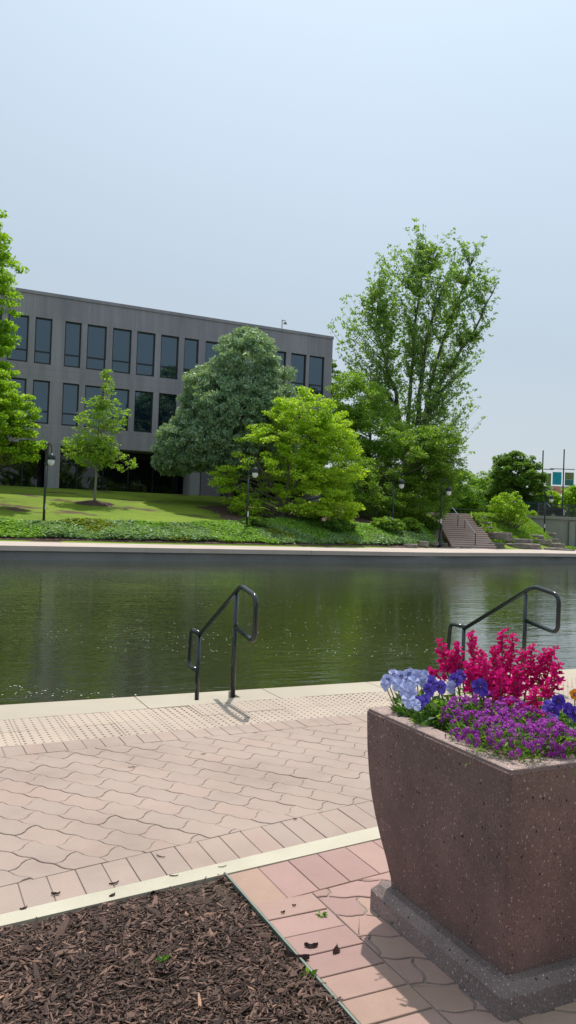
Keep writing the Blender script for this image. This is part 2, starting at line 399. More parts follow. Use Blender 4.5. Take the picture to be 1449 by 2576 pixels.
# ---- mulch bed
def bed_h(u, v):
    e = np.minimum(np.minimum((EU-u)/.25, (v_bb(np.asarray(u))-v)/.2), 1.)
    return -.036+.03*np.clip(e, 0, 1)+.022*vnoise(u, v, 3.1)+.012*vnoise(u, v, 9, 2)
us = np.concatenate([np.linspace(-9, -2.7, 12), np.linspace(-2.6, EU, 78)]); vs_ = np.linspace(-2, 1, 75); V = []; F = []
for j, b in enumerate(vs_):
    for i, a_ in enumerate(us):
        vb = float(v_bb(a_))-.004; vv2 = (-.6+(vb+.6)*(b+1.9)/2.9) if b > -1.99 else -6.; p = W2(a_, vv2); V.append((p[0], p[1], float(bed_h(a_, vv2))))
for j in range(74):
    for i in range(89): k = j*90+i; F.append((k, k+1, k+91, k+90))
tag(mesh('soil_bed', V, F, M['soil'], smooth=True), kind='structure')
N = 56000
co_ = rng.random(N) < .82; u = np.where(co_, rng.uniform(-.1, EU+.01, N), rng.uniform(-2.0, EU+.01, N)); v = np.where(co_, rng.uniform(1.75, 3.25, N), rng.uniform(.25, 3.25, N))
k = (v < v_bb(u)-.022+.028*rng.random(N)**3) & (u < EU-.012+.02*rng.random(N)**3) & ~(((u-1.15)**2/.014+(v-3.02)**2/.022 < 1) & (rng.random(N) < .85)); u = u[k]; v = v[k]; N = len(u)
ln = rng.gamma(1.8, .0085, N)+.006; wd = ln*rng.uniform(.04, .16, N)+.0008; th = rng.uniform(.0008, .003, N)
big = rng.random(N) < .012; ln[big] *= 2; wd[big] *= 1.8
yaw = rng.normal(R_(30), .75, N)+(rng.random(N) < .3)*1.4; pt = rng.normal(0, .3, N); rl = rng.normal(0, .5, N); cv = rng.normal(0, .12, N)
base = np.stack([*(u[:, None]*UU+v[:, None]*VV).T, bed_h(u, v)+rng.uniform(-.002, .016, N)], 1)
dx = np.stack([np.cos(yaw)*np.cos(pt), np.sin(yaw)*np.cos(pt), np.sin(pt)], 1); dy = np.stack([-np.sin(yaw)*np.cos(rl), np.cos(yaw)*np.cos(rl), np.sin(rl)], 1); dz = np.cross(dx, dy)
def cp(a, b, c): return base+dx*(a*ln)[:, None]*.5+dy*((b*wd)+cv*ln*(1-abs(a))*.5)[:, None]+dz*(c*th)[:, None]
tp = rng.uniform(.3, 1, N)
s = [cp(-1, -tp, 0), cp(0, -1, 0), cp(1, -.5, 0), cp(1, .4, 0), cp(0, 1, .0), cp(-1, tp, 0)]
st = [cp(-1, -tp*.7, 1), cp(0, -.8, 1.3), cp(1, -.3, 1), cp(1, .3, 1), cp(0, .8, 1.1), cp(-1, tp*.7, 1)]
q = []
for f in ([st[0], st[1], st[4], st[5]], [st[1], st[2], st[3], st[4]], [s[0], s[1], st[1], st[0]], [s[1], s[2], st[2], st[1]], [s[2], s[3], st[3], st[2]], [s[3], s[4], st[4], st[3]], [s[4], s[5], st[5], st[4]], [s[5], s[0], st[0], st[5]]):
    q.append(np.stack(f, 1))
rr = rng.random(N)**1.4*.92; rr[rng.random(N) < .006] = 1
o = quads('bark_mulch', np.concatenate([x.reshape(-1, 3) for x in q]), M['chips'], rnd=np.tile(rr, 8)); tag(o, 'dark brown shredded bark mulch filling the bed beside the brick path', 'mulch', kind='stuff')
# steel edging between mulch and bricks
def xf(p): a_ = W2(p[0], p[1]); return (a_[0], a_[1], p[2])
m = MB(); m.box((EU-.004, -1., -.06), (EU+.004, 3.14, .012), xf=xf)
o = m.build('bed_edging', plain('edging', (.16, .20, .17), .5, .4, .4)); tag(o, 'thin grey green metal edging strip between the mulch bed and red bricks', 'edging')

# ---- far bank curves
bX = np.array([-60, -30, -12.8, -6.9, 0, 9, 11.3, 14.7, 15.6, 22, 30, 60.]); bY = np.array([4, 25, 35.5, 38.6, 42.6, 50.5, 56, 56, 55.6, 61.5, 68, 95.])
fX = np.array([-60, -30, -11.1, -6.1, .1, 7.7, 13.8, 16.9, 20, 30, 60.]); fY = np.array([2, 19.5, 30.9, 33.9, 37.5, 42, 47.2, 49.7, 51.2, 56.5, 72.])
FB = np.array([*aty(60, 735, 54.)[:2]]); SL = UU[1]/UU[0]
def facY(X): return FB[1]+(X-FB[0])*SL
ZW, ZQ, ZB = .2, -.38, 3.3
SX0, SX1, SY0, SY1 = 11.6, 14.75, 56.0, 65.0
def terr(X, Y):
    X = np.asarray(X, float); Y = np.asarray(Y, float)
    yb = np.interp(X, bX, bY); d = Y-yb; D = np.maximum(facY(X)-yb-4, 6.)
    zl = np.where(d < .3, ZW-.03, np.where(d < 4, ZW+.05+(d-.3)/3.7*1.1, 1.35+(ZB-1.35)*np.clip((d-4)/D, 0, 1)))
    rk = np.clip((X-9)/2.2, 0, 1)
    zr = ZW-.03+2.55*sm(.2, 9., d)
    z = zl*(1-rk)+zr*rk
    z = z+.12*(vnoise(X, Y, .5)-.5)*np.clip(d/3, 0, 1)*np.clip((facY(X)-Y)/2, 0, 1)
    stz = ZW+(2.75-ZW)*np.clip((Y-SY0)/(SY1-SY0), 0, 1)-.35
    ins_ = (X > SX0-.1) & (X < SX1+.1) & (Y > SY0-1)
    z = np.where(ins_, np.minimum(z, np.where(Y > SY1, 2.6, stz)), z)
    
    z = np.where(X-.33*(Y-72) > 21.5, np.minimum(z, np.maximum(2.3-(X-.33*(Y-72)-22.2)*.75-np.clip(72-Y, 0, 10)*.05, ZW-.06)), z)
    z = np.where((X > 20) & (Y > 71.9+(X-22)*SL+.7), 2.8, z)
    z = np.where(d < 0, ZW-.06, z)
    return z
def gpx(x, y, y0=34, y1=110):
    last = None
    for Y in np.arange(y0, y1, .1):
        p = aty(x, y, Y)
        if p[2] <= terr(p[0], Y)+.0 and Y > np.interp(p[0], bX, bY)-2: return np.array([p[0], Y, float(terr(p[0], Y))])
    return aty(x, y, y1)
def onz(x, Y):
    p = aty(x, 1300, Y); return np.array([p[0], Y, float(terr(p[0], Y))])
gx = np.concatenate([[-1500, -600, -250, -120, -70, -50, -42], np.arange(-38, 34, .55), [36, 40, 46, 55, 75, 120, 300, 700, 1500]])
rows = np.concatenate([np.arange(0, 30.1, .6), [31.5, 34, 38, 44, 54, 80, 140, 300, 700, 1500]])
V = []; F = []
for j, r in enumerate(rows):
    Yr = np.interp(gx, bX, bY)+.02+r; zz = terr(gx, Yr); V += [(x, y, z) for x, y, z in zip(gx, Yr, zz)]
nx = len(gx)
for j in range(len(rows)-1):
    for i in range(nx-1): k = j*nx+i; F.append((k, k+1, k+nx+1, k+nx))
m_, t, o_ = newmat('lawn'); vc = coords(t)
n1 = noise(t, vc, .35, 5); n2 = noise(t, vc, 9, 4, .7)
g = ramp(t, math_(t, 'ADD', math_(t, 'MULTIPLY', n1, .6), math_(t, 'MULTIPLY', n2, .4)), [(.35, (.10, .17, .015)), (.6, (.19, .26, .025))])
n3 = noise(t, coords(t, (1, 1.6, 1)), .33, 4, .65); dirt = ramp(t, n3, [(.55, (0, 0, 0)), (.62, (1, 1, 1))])
g = mixc(t, dirt, g, (.10, .065, .04)); princ(t, o_, g, .9, .2, nrm=bump(t, n2, .03)); M['lawn'] = m_
tag(mesh('lawn_slope', V, F, M['lawn'], smooth=True), kind='structure')
m = MB(); m.box((-3000, -3000, -2.6), (3000, 3000, -2.2)); tag(m.build('ground', M['soil']), kind='structure')
m = MB(); m.prism([W2(-60, -60), W2(60, -60), W2(60, -6.01), W2(-60, -6.01)], -.3, -.004); tag(m.build('near_lawn', M['lawn']), kind='structure')
def sheet(name, fx, n1, n2, mt, kind='structure', lab=None):
    V = []; F = []
    for j in range(n2+1):
        for i in range(n1+1):
            X, Y, dz = fx(i/n1, j/n2); V.append((X, Y, float(terr(X, Y))+dz))
    for j in range(n2):
        for i in range(n1): k = j*(n1+1)+i; F.append((k, k+1, k+n1+2, k+n1+1))
    o = mesh(name, V, F, mt, smooth=True); tag(o, lab, 'mulch' if lab else None, kind=kind); return o
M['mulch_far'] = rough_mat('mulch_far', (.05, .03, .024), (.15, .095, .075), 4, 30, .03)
sheet('planting_edge_soil', lambda a, b: (-30+40.5*a, float(np.interp(-30+40.5*a, bX, bY))+.33+b*(.55+.25*float(vnoise(a*60, 0))), .03), 120, 4, M['mulch_far'])
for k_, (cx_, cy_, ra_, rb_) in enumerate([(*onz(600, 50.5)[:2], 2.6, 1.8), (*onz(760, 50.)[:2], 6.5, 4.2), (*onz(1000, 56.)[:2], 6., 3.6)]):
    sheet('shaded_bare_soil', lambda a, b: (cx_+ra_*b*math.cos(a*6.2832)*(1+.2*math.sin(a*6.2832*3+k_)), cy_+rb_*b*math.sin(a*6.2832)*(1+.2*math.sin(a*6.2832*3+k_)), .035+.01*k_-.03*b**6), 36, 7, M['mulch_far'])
# far walkway and quay
def ribbon(xs, f0, f1, z): 
    V = []; 
    for x in xs: V += [(x, f0(x), z), (x, f1(x), z)]
    return V, [(2*i, 2*i+2, 2*i+3, 2*i+1) for i in range(len(xs)-1)]
xs = np.arange(-60, 60.1, 1.); ff = lambda x: float(np.interp(x, fX, fY)); fb = lambda x: float(np.interp(x, bX, bY))
V, F = ribbon(np.unique(np.concatenate([xs, bX, fX])), lambda x: ff(x)+.5, lambda x: fb(x)+.35, ZW-.004); tag(mesh('far_walkway', V, F, M['farwalk']), kind='structure')
m = MB()
xs2 = np.arange(-60, 60, 1.8)
for x in xs2:
    xe = x+1.79; P = [(x, ff(x)), (xe, ff(xe)), (xe, ff(xe)+.52), (x, ff(x)+.52)]; m.prism(P, ZW-.2, ZW, rng.random(), True)
tag(m.build('far_quay_coping', M['farwalk']), kind='structure')
V = []; F = []                                      # fluted wall
x = -60.; i = 0
ribs = np.arange(-60, 60, .045)
for i, x in enumerate(ribs):
    off = .10+(.018 if i % 2 else 0.)*(1 if math.sin(x*.9)+math.sin(x*.37+1) > -.2 else 0); V += [(x, ff(x)+off, -2.), (x, ff(x)+off, ZW-.19)]
F = [(2*i, 2*i+2, 2*i+3, 2*i+1) for i in range(len(ribs)-1)]
tag(mesh('far_quay_wall', V, F, M['quay']), kind='structure')
m = MB()
for x in xs2: xe = x+1.8; m.prism([(x, ff(x)+.03), (xe, ff(xe)+.03), (xe, ff(xe)+.3), (x, ff(x)+.3)], ZQ-.2, ZQ+.07)
tag(m.build('quay_footing', M['quay']), kind='structure')

# ---- water
m_, t, o_ = newmat('water')
vc = coords(t, (1, 1, 1), (0, 0, -A*.9))
mp = t.nodes.new('ShaderNodeMapping'); mp.inputs['Scale'].default_value = (.5, 1.35, 1); t.links.new(vc, mp.inputs[0])
n1 = noise(t, mp.outputs[0], 4.6, 3, .55); n2 = noise(t, mp.outputs[0], .7, 3, .5)
patch = ramp(t, noise(t, vc, .11, 3), [(.38, (.45, .45, .45)), (.62, (1, 1, 1))])
h = math_(t, 'ADD', math_(t, 'MULTIPLY', math_(t, 'MULTIPLY', n1, patch), .014), math_(t, 'MULTIPLY', n2, .012))
nr = bump(t, h, 1.)
murk = ramp(t, noise(t, vc, .2, 3), [(.3, (.026, .030, .012)), (.7, (.038, .042, .017))])
princ(t, o_, murk, .03, .5, nrm=nr, ior=1.5); M['water'] = m_
V = [(-400, -20, ZQ), (400, -20, ZQ), (400, 90, ZQ), (-400, 90, ZQ)]
a0, a1, b0, b1 = W2(-300, 6.3), W2(300, 6.3), W2(300, 60), W2(-300, 60)
mesh_w = mesh('river_water', [(*a0, ZQ), (*a1, ZQ), (*b1, ZQ), (*b0, ZQ)][:4], [(0, 1, 2, 3)], M['water']); 
me = mesh_w.data; me.vertices[2].co = (*b0, ZQ); me.vertices[3].co = (*b1, ZQ); tag(mesh_w, kind='structure')
# floating specks
N = 1300; Q = []
px = rng.uniform(-20, 1440, N); py = 1425+330*rng.random(N)**.55
for x, y in zip(px, py):
    p = atz(x, y, ZQ+.003)
    if p@np.array([*VV, 0]) < 6.6 or vnoise(p[0], p[1], .35, 5) < .36: continue
    s = rng.uniform(.005, .013)*(1+p[1]/30); a_ = rng.uniform(0, 6.28); c, d = math.cos(a_)*s, math.sin(a_)*s
    Q += [(p[0]-c, p[1]-d, ZQ+.003), (p[0]+d*.5, p[1]-c*.5, ZQ+.003), (p[0]+c, p[1]+d, ZQ+.004), (p[0]-d*.5, p[1]+c*.5, ZQ+.003)]
tag(quads('floating_fluff', Q, plain('fluff', (.62, .62, .55), .8)), 'pale flecks of tree fluff floating on the dark green river', 'fluff', kind='stuff')

# =================================================================== BUILDING
def fac(x, y):
    d = ray(x, y); dv = np.array([UU[0], UU[1]]); 
    Mx = np.array([[d[0], -dv[0]], [d[1], -dv[1]]]); tt, s = np.linalg.solve(Mx, FB-CP[:2]); return s, CP[2]+d[2]*tt
def fw(s, o, z): p = FB+UU*s+VV*o; return (p[0], p[1], z)   # o: depth into the building
def z1(zx, zy): return fac(zx*.5, 496.4+zy*.5)
sR = fac(836, 900)[0]; zR = fac(60, 735)[1]; s_left = -26.
wt, wb = z1(218, 606)[1], z1(213, 838)[1]; tr1 = z1(213, 775)[1]
lt, lb = z1(208, 920)[1], z1(203, 1138)[1]; gt = fac(150, 1119)[1]; gb = fac(130, 1229)[1]
tr2 = lb+(tr1-wb)
cx = [(38, 143, 710), (175, 261, 720), (325, 408, 740), (437, 535, 755), (565, 660, 775), (687, 780, 790), (808, 898, 805), (925, 998, 820)]
wins = [(z1(a_, c)[0], z1(b_, c)[0]) for a_, b_, c in cx]
pitch = (wins[7][0]+wins[7][1]-wins[3][0]-wins[3][1])/8; wwid = np.mean([b-a_ for a_, b in wins[3:7]])
rw = [(fac(697, 920)[0], fac(719, 920)[0]), (fac(732, 940)[0], fac(769, 940)[0]), (fac(781, 950)[0], fac(811, 950)[0])]
c0 = (wins[7][0]+wins[7][1])/2; c1 = (rw[1][0]+rw[1][1])/2; nmid = max(1, round((c1-c0)/pitch)-1); st_ = (c1-c0)/(nmid+1)
for i in range(nmid): wins.append((c0+st_*(i+1)-wwid/2, c0+st_*(i+1)+wwid/2))
wins += [(c1-wwid/2, c1+wwid/2), ((rw[2][0]+rw[2][1])/2-wwid/2, (rw[2][0]+rw[2][1])/2+wwid/2)]
for i in range(7): a_, b_ = wins[0]; wins.insert(0, (a_-pitch, b_-pitch))
wins = [q for q in wins if q[0] > s_left+.5]
bld = empty('office_building', fw(0, 0, gb)); tag(bld, 'long grey stone office block with dark windows above the lawn across the river', 'building')
bld.rotation_euler = (0, 0, A)
def lx(s, o, z): return (s, o, z-gb)                # building-local coordinates
DP = 14.
m = MB(); RV = .32
xb = [s_left]+[e for q in wins for e in q]+[sR]; 
zc = [gt, lb, lt, wb, wt, zR]
def quad(m, s0, s1, z0, z1_, o=0., r=.5): m.add([lx(s0, o, z0), lx(s1, o, z0), lx(s1, o, z1_), lx(s0, o, z1_)], [(0, 1, 2, 3)], r)
for zi in range(5):
    for xi in range(len(xb)-1):
        if zi in (1, 3) and xi % 2 == 1: continue
        quad(m, xb[xi], xb[xi+1], zc[zi], zc[zi+1], 0., rng.random())
for (a_, b_) in wins:                               # reveals
    for (z0, z1_) in ((lb, lt), (wb, wt)):
        m.add([lx(a_, 0, z0), lx(a_, RV, z0), lx(a_, RV, z1_), lx(a_, 0, z1_)], [(0, 1, 2, 3)])
        m.add([lx(b_, 0, z0), lx(b_, RV, z0), lx(b_, RV, z1_), lx(b_, 0, z1_)], [(3, 2, 1, 0)])
        m.add([lx(a_, 0, z0), lx(b_, 0, z0), lx(b_, RV, z0), lx(a_, RV, z0)], [(0, 1, 2, 3)])
        m.add([lx(a_, 0, z1_), lx(b_, 0, z1_), lx(b_, RV, z1_), lx(a_, RV, z1_)], [(3, 2, 1, 0)])
m.add([lx(s_left, 0, gt), lx(sR, 0, gt), lx(sR, 2.2, gt), lx(s_left, 2.2, gt)], [(3, 2, 1, 0)])
m.add([lx(sR, 0, gt), lx(sR, DP, gt), lx(sR, DP, zR), lx(sR, 0, zR)], [(0, 1, 2, 3)])
m.add([lx(s_left, 0, gt), lx(s_left, DP, gt), lx(s_left, DP, zR), lx(s_left, 0, zR)], [(3, 2, 1, 0)])
m.add([lx(s_left, DP, gt-4), lx(sR, DP, gt-4), lx(sR, DP, zR), lx(s_left, DP, zR)], [(3, 2, 1, 0)])
m.build('wall', M['facade'], bld)
m = MB(); m.box((s_left-.05, -.06, zR-gb), (sR+.05, DP+.05, zR-gb+.22)); m.build('roof', M['facade'], bld)
m = MB()                                            # panel joints: thin recessed-looking dark strips set proud by 3 mm
piers = [(wins[i][1]+wins[i+1][0])/2 for i in range(len(wins)-1)]
for s in piers:
    for (z0, z1_) in ((wt-.1, zR-.02),): m.box((s-.022, -.005, z0-gb), (s+.022, 0.0, z1_-gb))
for z in (wb-.35, lt+.3, lb-.25): m.box((s_left, -.005, z-gb), (sR, 0., z-gb+.02))
m.build('panel_joint', plain('jointline', (.27, .25, .24), .8), bld)
# glass
m_, t, o_ = newmat('window_glass'); vc = coords(t); n1 = noise(t, vc, .4, 2)
princ(t, o_, (.006, .012, .026), .015, .5, nrm=bump(t, n1, .02), ior=2.15).inputs['Specular Tint'].default_value = (.70, .90, 1.0, 1); M['glass'] = m_
m_, t, o_ = newmat('ground_glass'); vc = coords(t); n1 = noise(t, vc, .4, 2)
princ(t, o_, (.006, .008, .008), .02, .5, nrm=bump(t, n1, .02), ior=1.6); M['gglass'] = m_
def window(s0, s1, z0, z1_, tz):
    f = MB(); w_ = s1-s0; h_ = z1_-z0; fr = .09
    f.box((0, -.06, 0), (fr, .06, h_)); f.box((w_-fr, -.06, 0), (w_, .06, h_)); f.box((fr, -.06, 0), (w_-fr, .06, .12)); f.box((fr, -.06, h_-fr), (w_-fr, .06, h_)); f.box((fr, -.05, tz-z0-.05), (w_-fr, .05, tz-z0+.05))
    fo = f.build('window', M['frame'], bld); fo.location = (s0, .2, z0-gb)
    g_ = MB(); g_.box((fr, .0, .12), (w_-fr, .02, tz-z0-.05)); g_.box((fr, .0, tz-z0+.05), (w_-fr, .02, h_-fr))
    go = g_.build('pane', M['glass'], fo)
    go.rotation_euler = (rng.normal(0, .002), 0, rng.normal(0, .002))
for (a_, b_) in wins:
    window(a_, b_, wb, wt, tr1); window(a_, b_, lb, lt, tr2)
# ground floor: columns, glazing
cw = (fac(150, 1180)[0]-fac(121, 1180)[0]); ca = fac(121, 1180)[0]; cb = fac(478, 1215)[0]; sp = cb-ca
cols = [ca+sp*i for i in range(-3, 4) if s_left < ca+sp*i < sR]
for c in cols: m = MB(); m.box((c, .004, -.5), (c+cw, 1.6, gt-gb-.003)); m.build('column', M['facade'], bld)
m = MB(); m.box((s_left, 2.25, -.5), (sR-.3, 2.3, gt-gb-.01)); m.build('ground_floor_glazing', M['gglass'], bld)
m = MB()
for i in range(int((sR-s_left)/1.9)): s = s_left+i*1.9; m.box((s, 2.15, -.4), (s+.1, 2.24, gt-gb-.02))
m.box((s_left, 2.14, -.4), (sR-.3, 2.24, .12)); m.box((s_left, 2.1, gt-gb-.5), (sR-.3, 2.2, gt-gb-.02))
m.build('mullion', M['frame'], bld)
m = MB(); m.box((s_left, -.1, -.6), (sR, 2.2, .0)); m.build('plinth', M['concrete'], bld)
# roof camera mast
p = fac(717, 830); m = MB(); m.tube([(0, 0, 0), (0, 0, .9)], .035); m.tube([(0, 0, .85), (.25, 0, .85), (.25, 0, .7)], .03); m.box((.12, -.1, .68), (.38, .1, .56))
o = m.build('roof_mast', M['concrete']); o.location = fw(p[0], .6, zR+.2); tag(o, 'small pale mast with a camera standing on the office roof edge', 'mast')

# =================================================================== TREES
def in_blob(P, blobs):
    v = np.full(len(P), 9.)
    for b in blobs: v = np.minimum(v, (((P-b[0])/b[1])**2).sum(1))
    return v
def leaves(C, n, sp, ls, elong=1.6, up=.6, droop=0., axis=None):
    """C (K,3) centres; n leaves each; sp (sx,sz) spread; returns quads verts"""
    K = len(C); P = np.repeat(C, n, 0); m_ = len(P)
    r = rng.normal(size=(m_, 3)); r /= np.linalg.norm(r, axis=1)[:, None]; r *= rng.random((m_, 1))**.45
    P = P+r*np.array([sp[0], sp[0], sp[1]])
    nrm = rng.normal(size=(m_, 3)); nrm[:, 2] = np.abs(nrm[:, 2])+up; nrm /= np.linalg.norm(nrm, axis=1)[:, None]
    d = rng.normal(size=(m_, 3)); d[:, 2] -= droop; d -= nrm*(d*nrm).sum(1)[:, None]; d /= np.linalg.norm(d, axis=1)[:, None]+1e-9
    e = np.cross(nrm, d); s = ls*rng.uniform(.6, 1.3, (m_, 1)); L = d*s*elong*.5; B = e*s*.5
    return np.stack([P-L, P-B*.9+L*.1, P+L, P+B*.9+L*.1], 1).reshape(-1, 3)
def blob_px(x, y, rx, ry, Y, ry_depth=None):
    c = aty(x, y, Y); k = Y/CF; return (c, np.array([rx*k, (ry_depth or rx*k), ry*k]))
def tree(name, label, cat, base, blobs, mat, n_clump=250, n_leaf=60, sp=(.5, .22), ls=.13, elong=1.5, up=.6, droop=0., shell=.45,
         trunks=None, tr=.18, rise=.7, nbr=60, along=0, group=None, gapn=0., tmat=None, jitter=0., brr=.02, lo=0.):
    base = np.array(base, float); vol = np.array([np.prod(b[1])**.8 for b in blobs]); vol /= vol.sum()
    C = []
    while len(C) < n_clump:
        b = blobs[rng.choice(len(blobs), p=vol)]; d = rng.normal(size=3); d /= np.linalg.norm(d); r = shell+(1-shell)*rng.random()**.6
        p = b[0]+d*b[1]*r
        if in_blob(p[None], blobs)[0] < (shell*.8)**2 and rng.random() < .7: continue
        if p[2] < base[2]+.15: continue
        if gapn and vnoise(p[0]*.8+p[2]*.5, p[1]*.8-p[2]*.9, gapn, 3) < .3: continue
        C.append(p)
    C = np.array(C)
    root = empty(name, base); tag(root, label, cat, group)
    if trunks is None:
        top = C[:, 2].max(); cxy = np.mean(C, 0); trunks = [[(0, 0, -.3), (0.05, 0, (top-base[2])*.35), ((cxy[0]-base[0])*.6, (cxy[1]-base[1])*.6, (top-base[2])*.85)]]
    m = MB(); TP = []
    for T in trunks:
        T = [np.array(q, float) for q in T]; 
        # resample smooth
        ts = np.linspace(0, len(T)-1, 14); pts = [T[int(min(q, len(T)-1.001))]*(1-(q-int(min(q, len(T)-1.001))))+T[min(int(min(q, len(T)-1.001))+1, len(T)-1)]*(q-int(min(q, len(T)-1.001))) for q in ts]
        pts = [p+np.array([*rng.normal(0, .05*tr/.18, 2), 0])*(0 < i) for i, p in enumerate(pts)]
        rad = [tr*(1-.88*i/13)*(1.25 if i == 0 else 1) for i in range(14)]
        m.tube(pts, rad, 7); TP.append((np.array(pts)+base, rad))
    LQ = []
    order = rng.permutation(len(C))[:nbr]
    for bi in order:
        c = C[bi]; best = None
        for pts, rad in TP:
            hd = np.linalg.norm(pts[:, :2]-c[:2], axis=1); zt = c[2]-hd*rise; sc = np.abs(pts[:, 2]-zt)+hd*.6
            sc = sc+(pts[:, 2]-pts[0, 2] < lo*(pts[-1, 2]-pts[0, 2]))*9; i = int(np.argmin(sc[1:-1]))+1
            if best is None or sc[i] < best[0]: best = (sc[i], pts[i], rad[i])
        a0, r0 = best[1], min(best[2]*.5, brr*3); L = np.linalg.norm(c-a0)
        mid = (a0+c)/2+np.array([0, 0, -.08*L if rise > .5 else .06*L])+rng.normal(0, .04*L, 3)
        P = [a0*(1-t)**2+2*mid*t*(1-t)+c*t*t for t in (0, .25, .5, .75, 1)]
        m.tube([p-base for p in P], [r0, r0*.75, r0*.5, r0*.33, .006+brr*.15], 4, caps=False)
        if along:
            ts = rng.uniform(.35, 1, along)[:, None]; PP = a0*(1-ts)**2+2*mid*ts*(1-ts)+c*ts*ts
            LQ.append(leaves(PP+rng.normal(0, .11, PP.shape), max(1, n_leaf//3), (sp[0]*.7, sp[1]*.7), ls, elong, up, droop))
    to = m.build('trunk', tmat or M['trunk'], root, True)
    LQ.append(leaves(C, n_leaf, sp, ls, elong, up, droop))
    V = np.concatenate(LQ)-base
    co = quads('crown', V, mat, root)
    return root
G = {}
G['lime'] = leaf_mat('leaf_lime', (.14, .28, .02), (.25, .42, .028), (.42, .54, .05), .5)
G['mid'] = leaf_mat('leaf_mid', (.11, .22, .03), (.17, .30, .04), (.24, .36, .05), .5)
G['dark'] = leaf_mat('leaf_dark', (.08, .17, .035), (.13, .24, .042), (.19, .30, .06), .48)
G['blue'] = leaf_mat('leaf_blue', (.19, .31, .20), (.27, .39, .26), (.38, .48, .34), .3, .42, .5)
G['airy'] = leaf_mat('leaf_airy', (.15, .27, .085), (.23, .37, .11), (.31, .44, .13), .52)
G['lime2'] = leaf_mat('leaf_lime_bright', (.20, .36, .035), (.34, .51, .04), (.56, .65, .07), .52)
G['mid2'] = leaf_mat('leaf_mid_soft', (.15, .27, .05), (.22, .37, .06), (.30, .44, .08), .5)
G['left'] = leaf_mat('leaf_left', (.17, .33, .03), (.26, .44, .04), (.34, .5, .06), .5)
G['young'] = leaf_mat('leaf_young', (.17, .32, .05), (.27, .42, .06), (.35, .48, .09), .5)

def B(x, y, rx, ry, Y, dp=None): return blob_px(x, y, rx, ry, Y, dp)
# tall feathery tree, left edge
b = onz(-90, 47); tree('deciduous_tree', 'tall feathery bright green tree cut off by the left edge', 'tree', b,
    [B(-60, 700, 105, 175, 47, 2.5), B(-70, 860, 110, 120, 47, 2.5), B(-25, 600, 55, 80, 47, 1.2), B(10, 690, 50, 60, 47, 1.2), B(5, 800, 45, 70, 47, 1.2), B(-40, 1000, 90, 120, 47, 2)], G['left'], 230, 75, (.55, .2), .15, 1.8, .4, .3, tr=.22, nbr=120, rise=.9)
b = onz(-70, 42); tree('maple_tree', 'yellow green maple hanging over the left end of the lawn', 'tree', b,
    [B(-40, 1060, 130, 110, 42, 2.6), B(20, 1110, 85, 60, 42, 1.6), B(-20, 990, 70, 60, 42, 1.4), B(70, 1140, 32, 22, 42, .6), B(50, 1030, 38, 40, 42, .7)], G['lime'], 260, 80, (.4, .16), .14, 1.3, .6, .45, tr=.2, nbr=60, rise=.5)
# young tree in mulch ring
b = gpx(238, 1268); k = b[1]/CF
tree('young_tree', 'slender young tree with open light green crown in a mulch ring on the lawn', 'tree', b,
    [B(245, 1090, 58, 95, b[1]), B(225, 1130, 70, 45, b[1]), B(262, 990, 25, 50, b[1]), B(285, 1160, 60, 25, b[1], .9), B(290, 1050, 40, 45, b[1], .9), B(180, 1115, 28, 14, b[1], .4), B(325, 1175, 16, 9, b[1], .3), B(275, 945, 9, 22, b[1], .3)],
    G['young'], 330, 17, (.24, .12), .10, 1.6, .3, .15, tr=.085, nbr=200, rise=.5, brr=.006, lo=.36, along=3, tmat=rough_mat('young_bark', (.18, .16, .13), (.3, .27, .22), 5, 40, .005), trunks=[[(0, 0, -.2), (.0, 0, 3), (.12, 0, 6.2), (.35, 0, 8.6)]])
mr = MB(); V = []; F = []; n = 20; nr_ = 6
for j in range(nr_):
    for i in range(n):
        q = 1.25*(1-j/(nr_-1))*(1+.12*rng.normal()*(j < 2)); X = b[0]+q*1.05*math.cos(i*2*math.pi/n); Y = b[1]+q*math.sin(i*2*math.pi/n); V.append((X, Y, float(terr(X, Y))-.03+.26*(j/(nr_-1))**.8+rng.uniform(0, .02)))
for j in range(nr_-1):
    for i in range(n): F.append((j*n+i, j*n+(i+1) % n, (j+1)*n+(i+1) % n, (j+1)*n+i))
tag(mesh('mulch_mound', V, F, rough_mat('mulch_far', (.045, .025, .02), (.12, .075, .06), 6, 30, .05)), 'round mound of dark mulch at the foot of the young tree', 'mulch mound')
# dense blue green tree in front of facade
b = onz(575, 53); tree('linden_tree', 'large dense blue green tree with a rounded cone shape hiding the middle of the facade', 'tree', b,
    [B(618, 930, 84, 100, 53, 2.6), B(590, 1050, 140, 120, 53, 3.6), B(640, 1030, 105, 100, 53, 3), B(530, 1110, 130, 75, 53, 3.2), B(470, 1140, 80, 50, 53, 2), B(680, 1120, 80, 90, 53, 2.4), B(622, 865, 42, 42, 53, 1.2), B(590, 1140, 120, 60, 53, 3), B(430, 1165, 42, 26, 53, 1.2), B(520, 980, 55, 60, 53, 2), B(690, 960, 50, 60, 53, 1.6)],
    G['blue'], 1700, 80, (.42, .3), .105, 2.5, .2, 1.1, shell=.74, tr=.3, nbr=24, rise=.6, lo=.35)
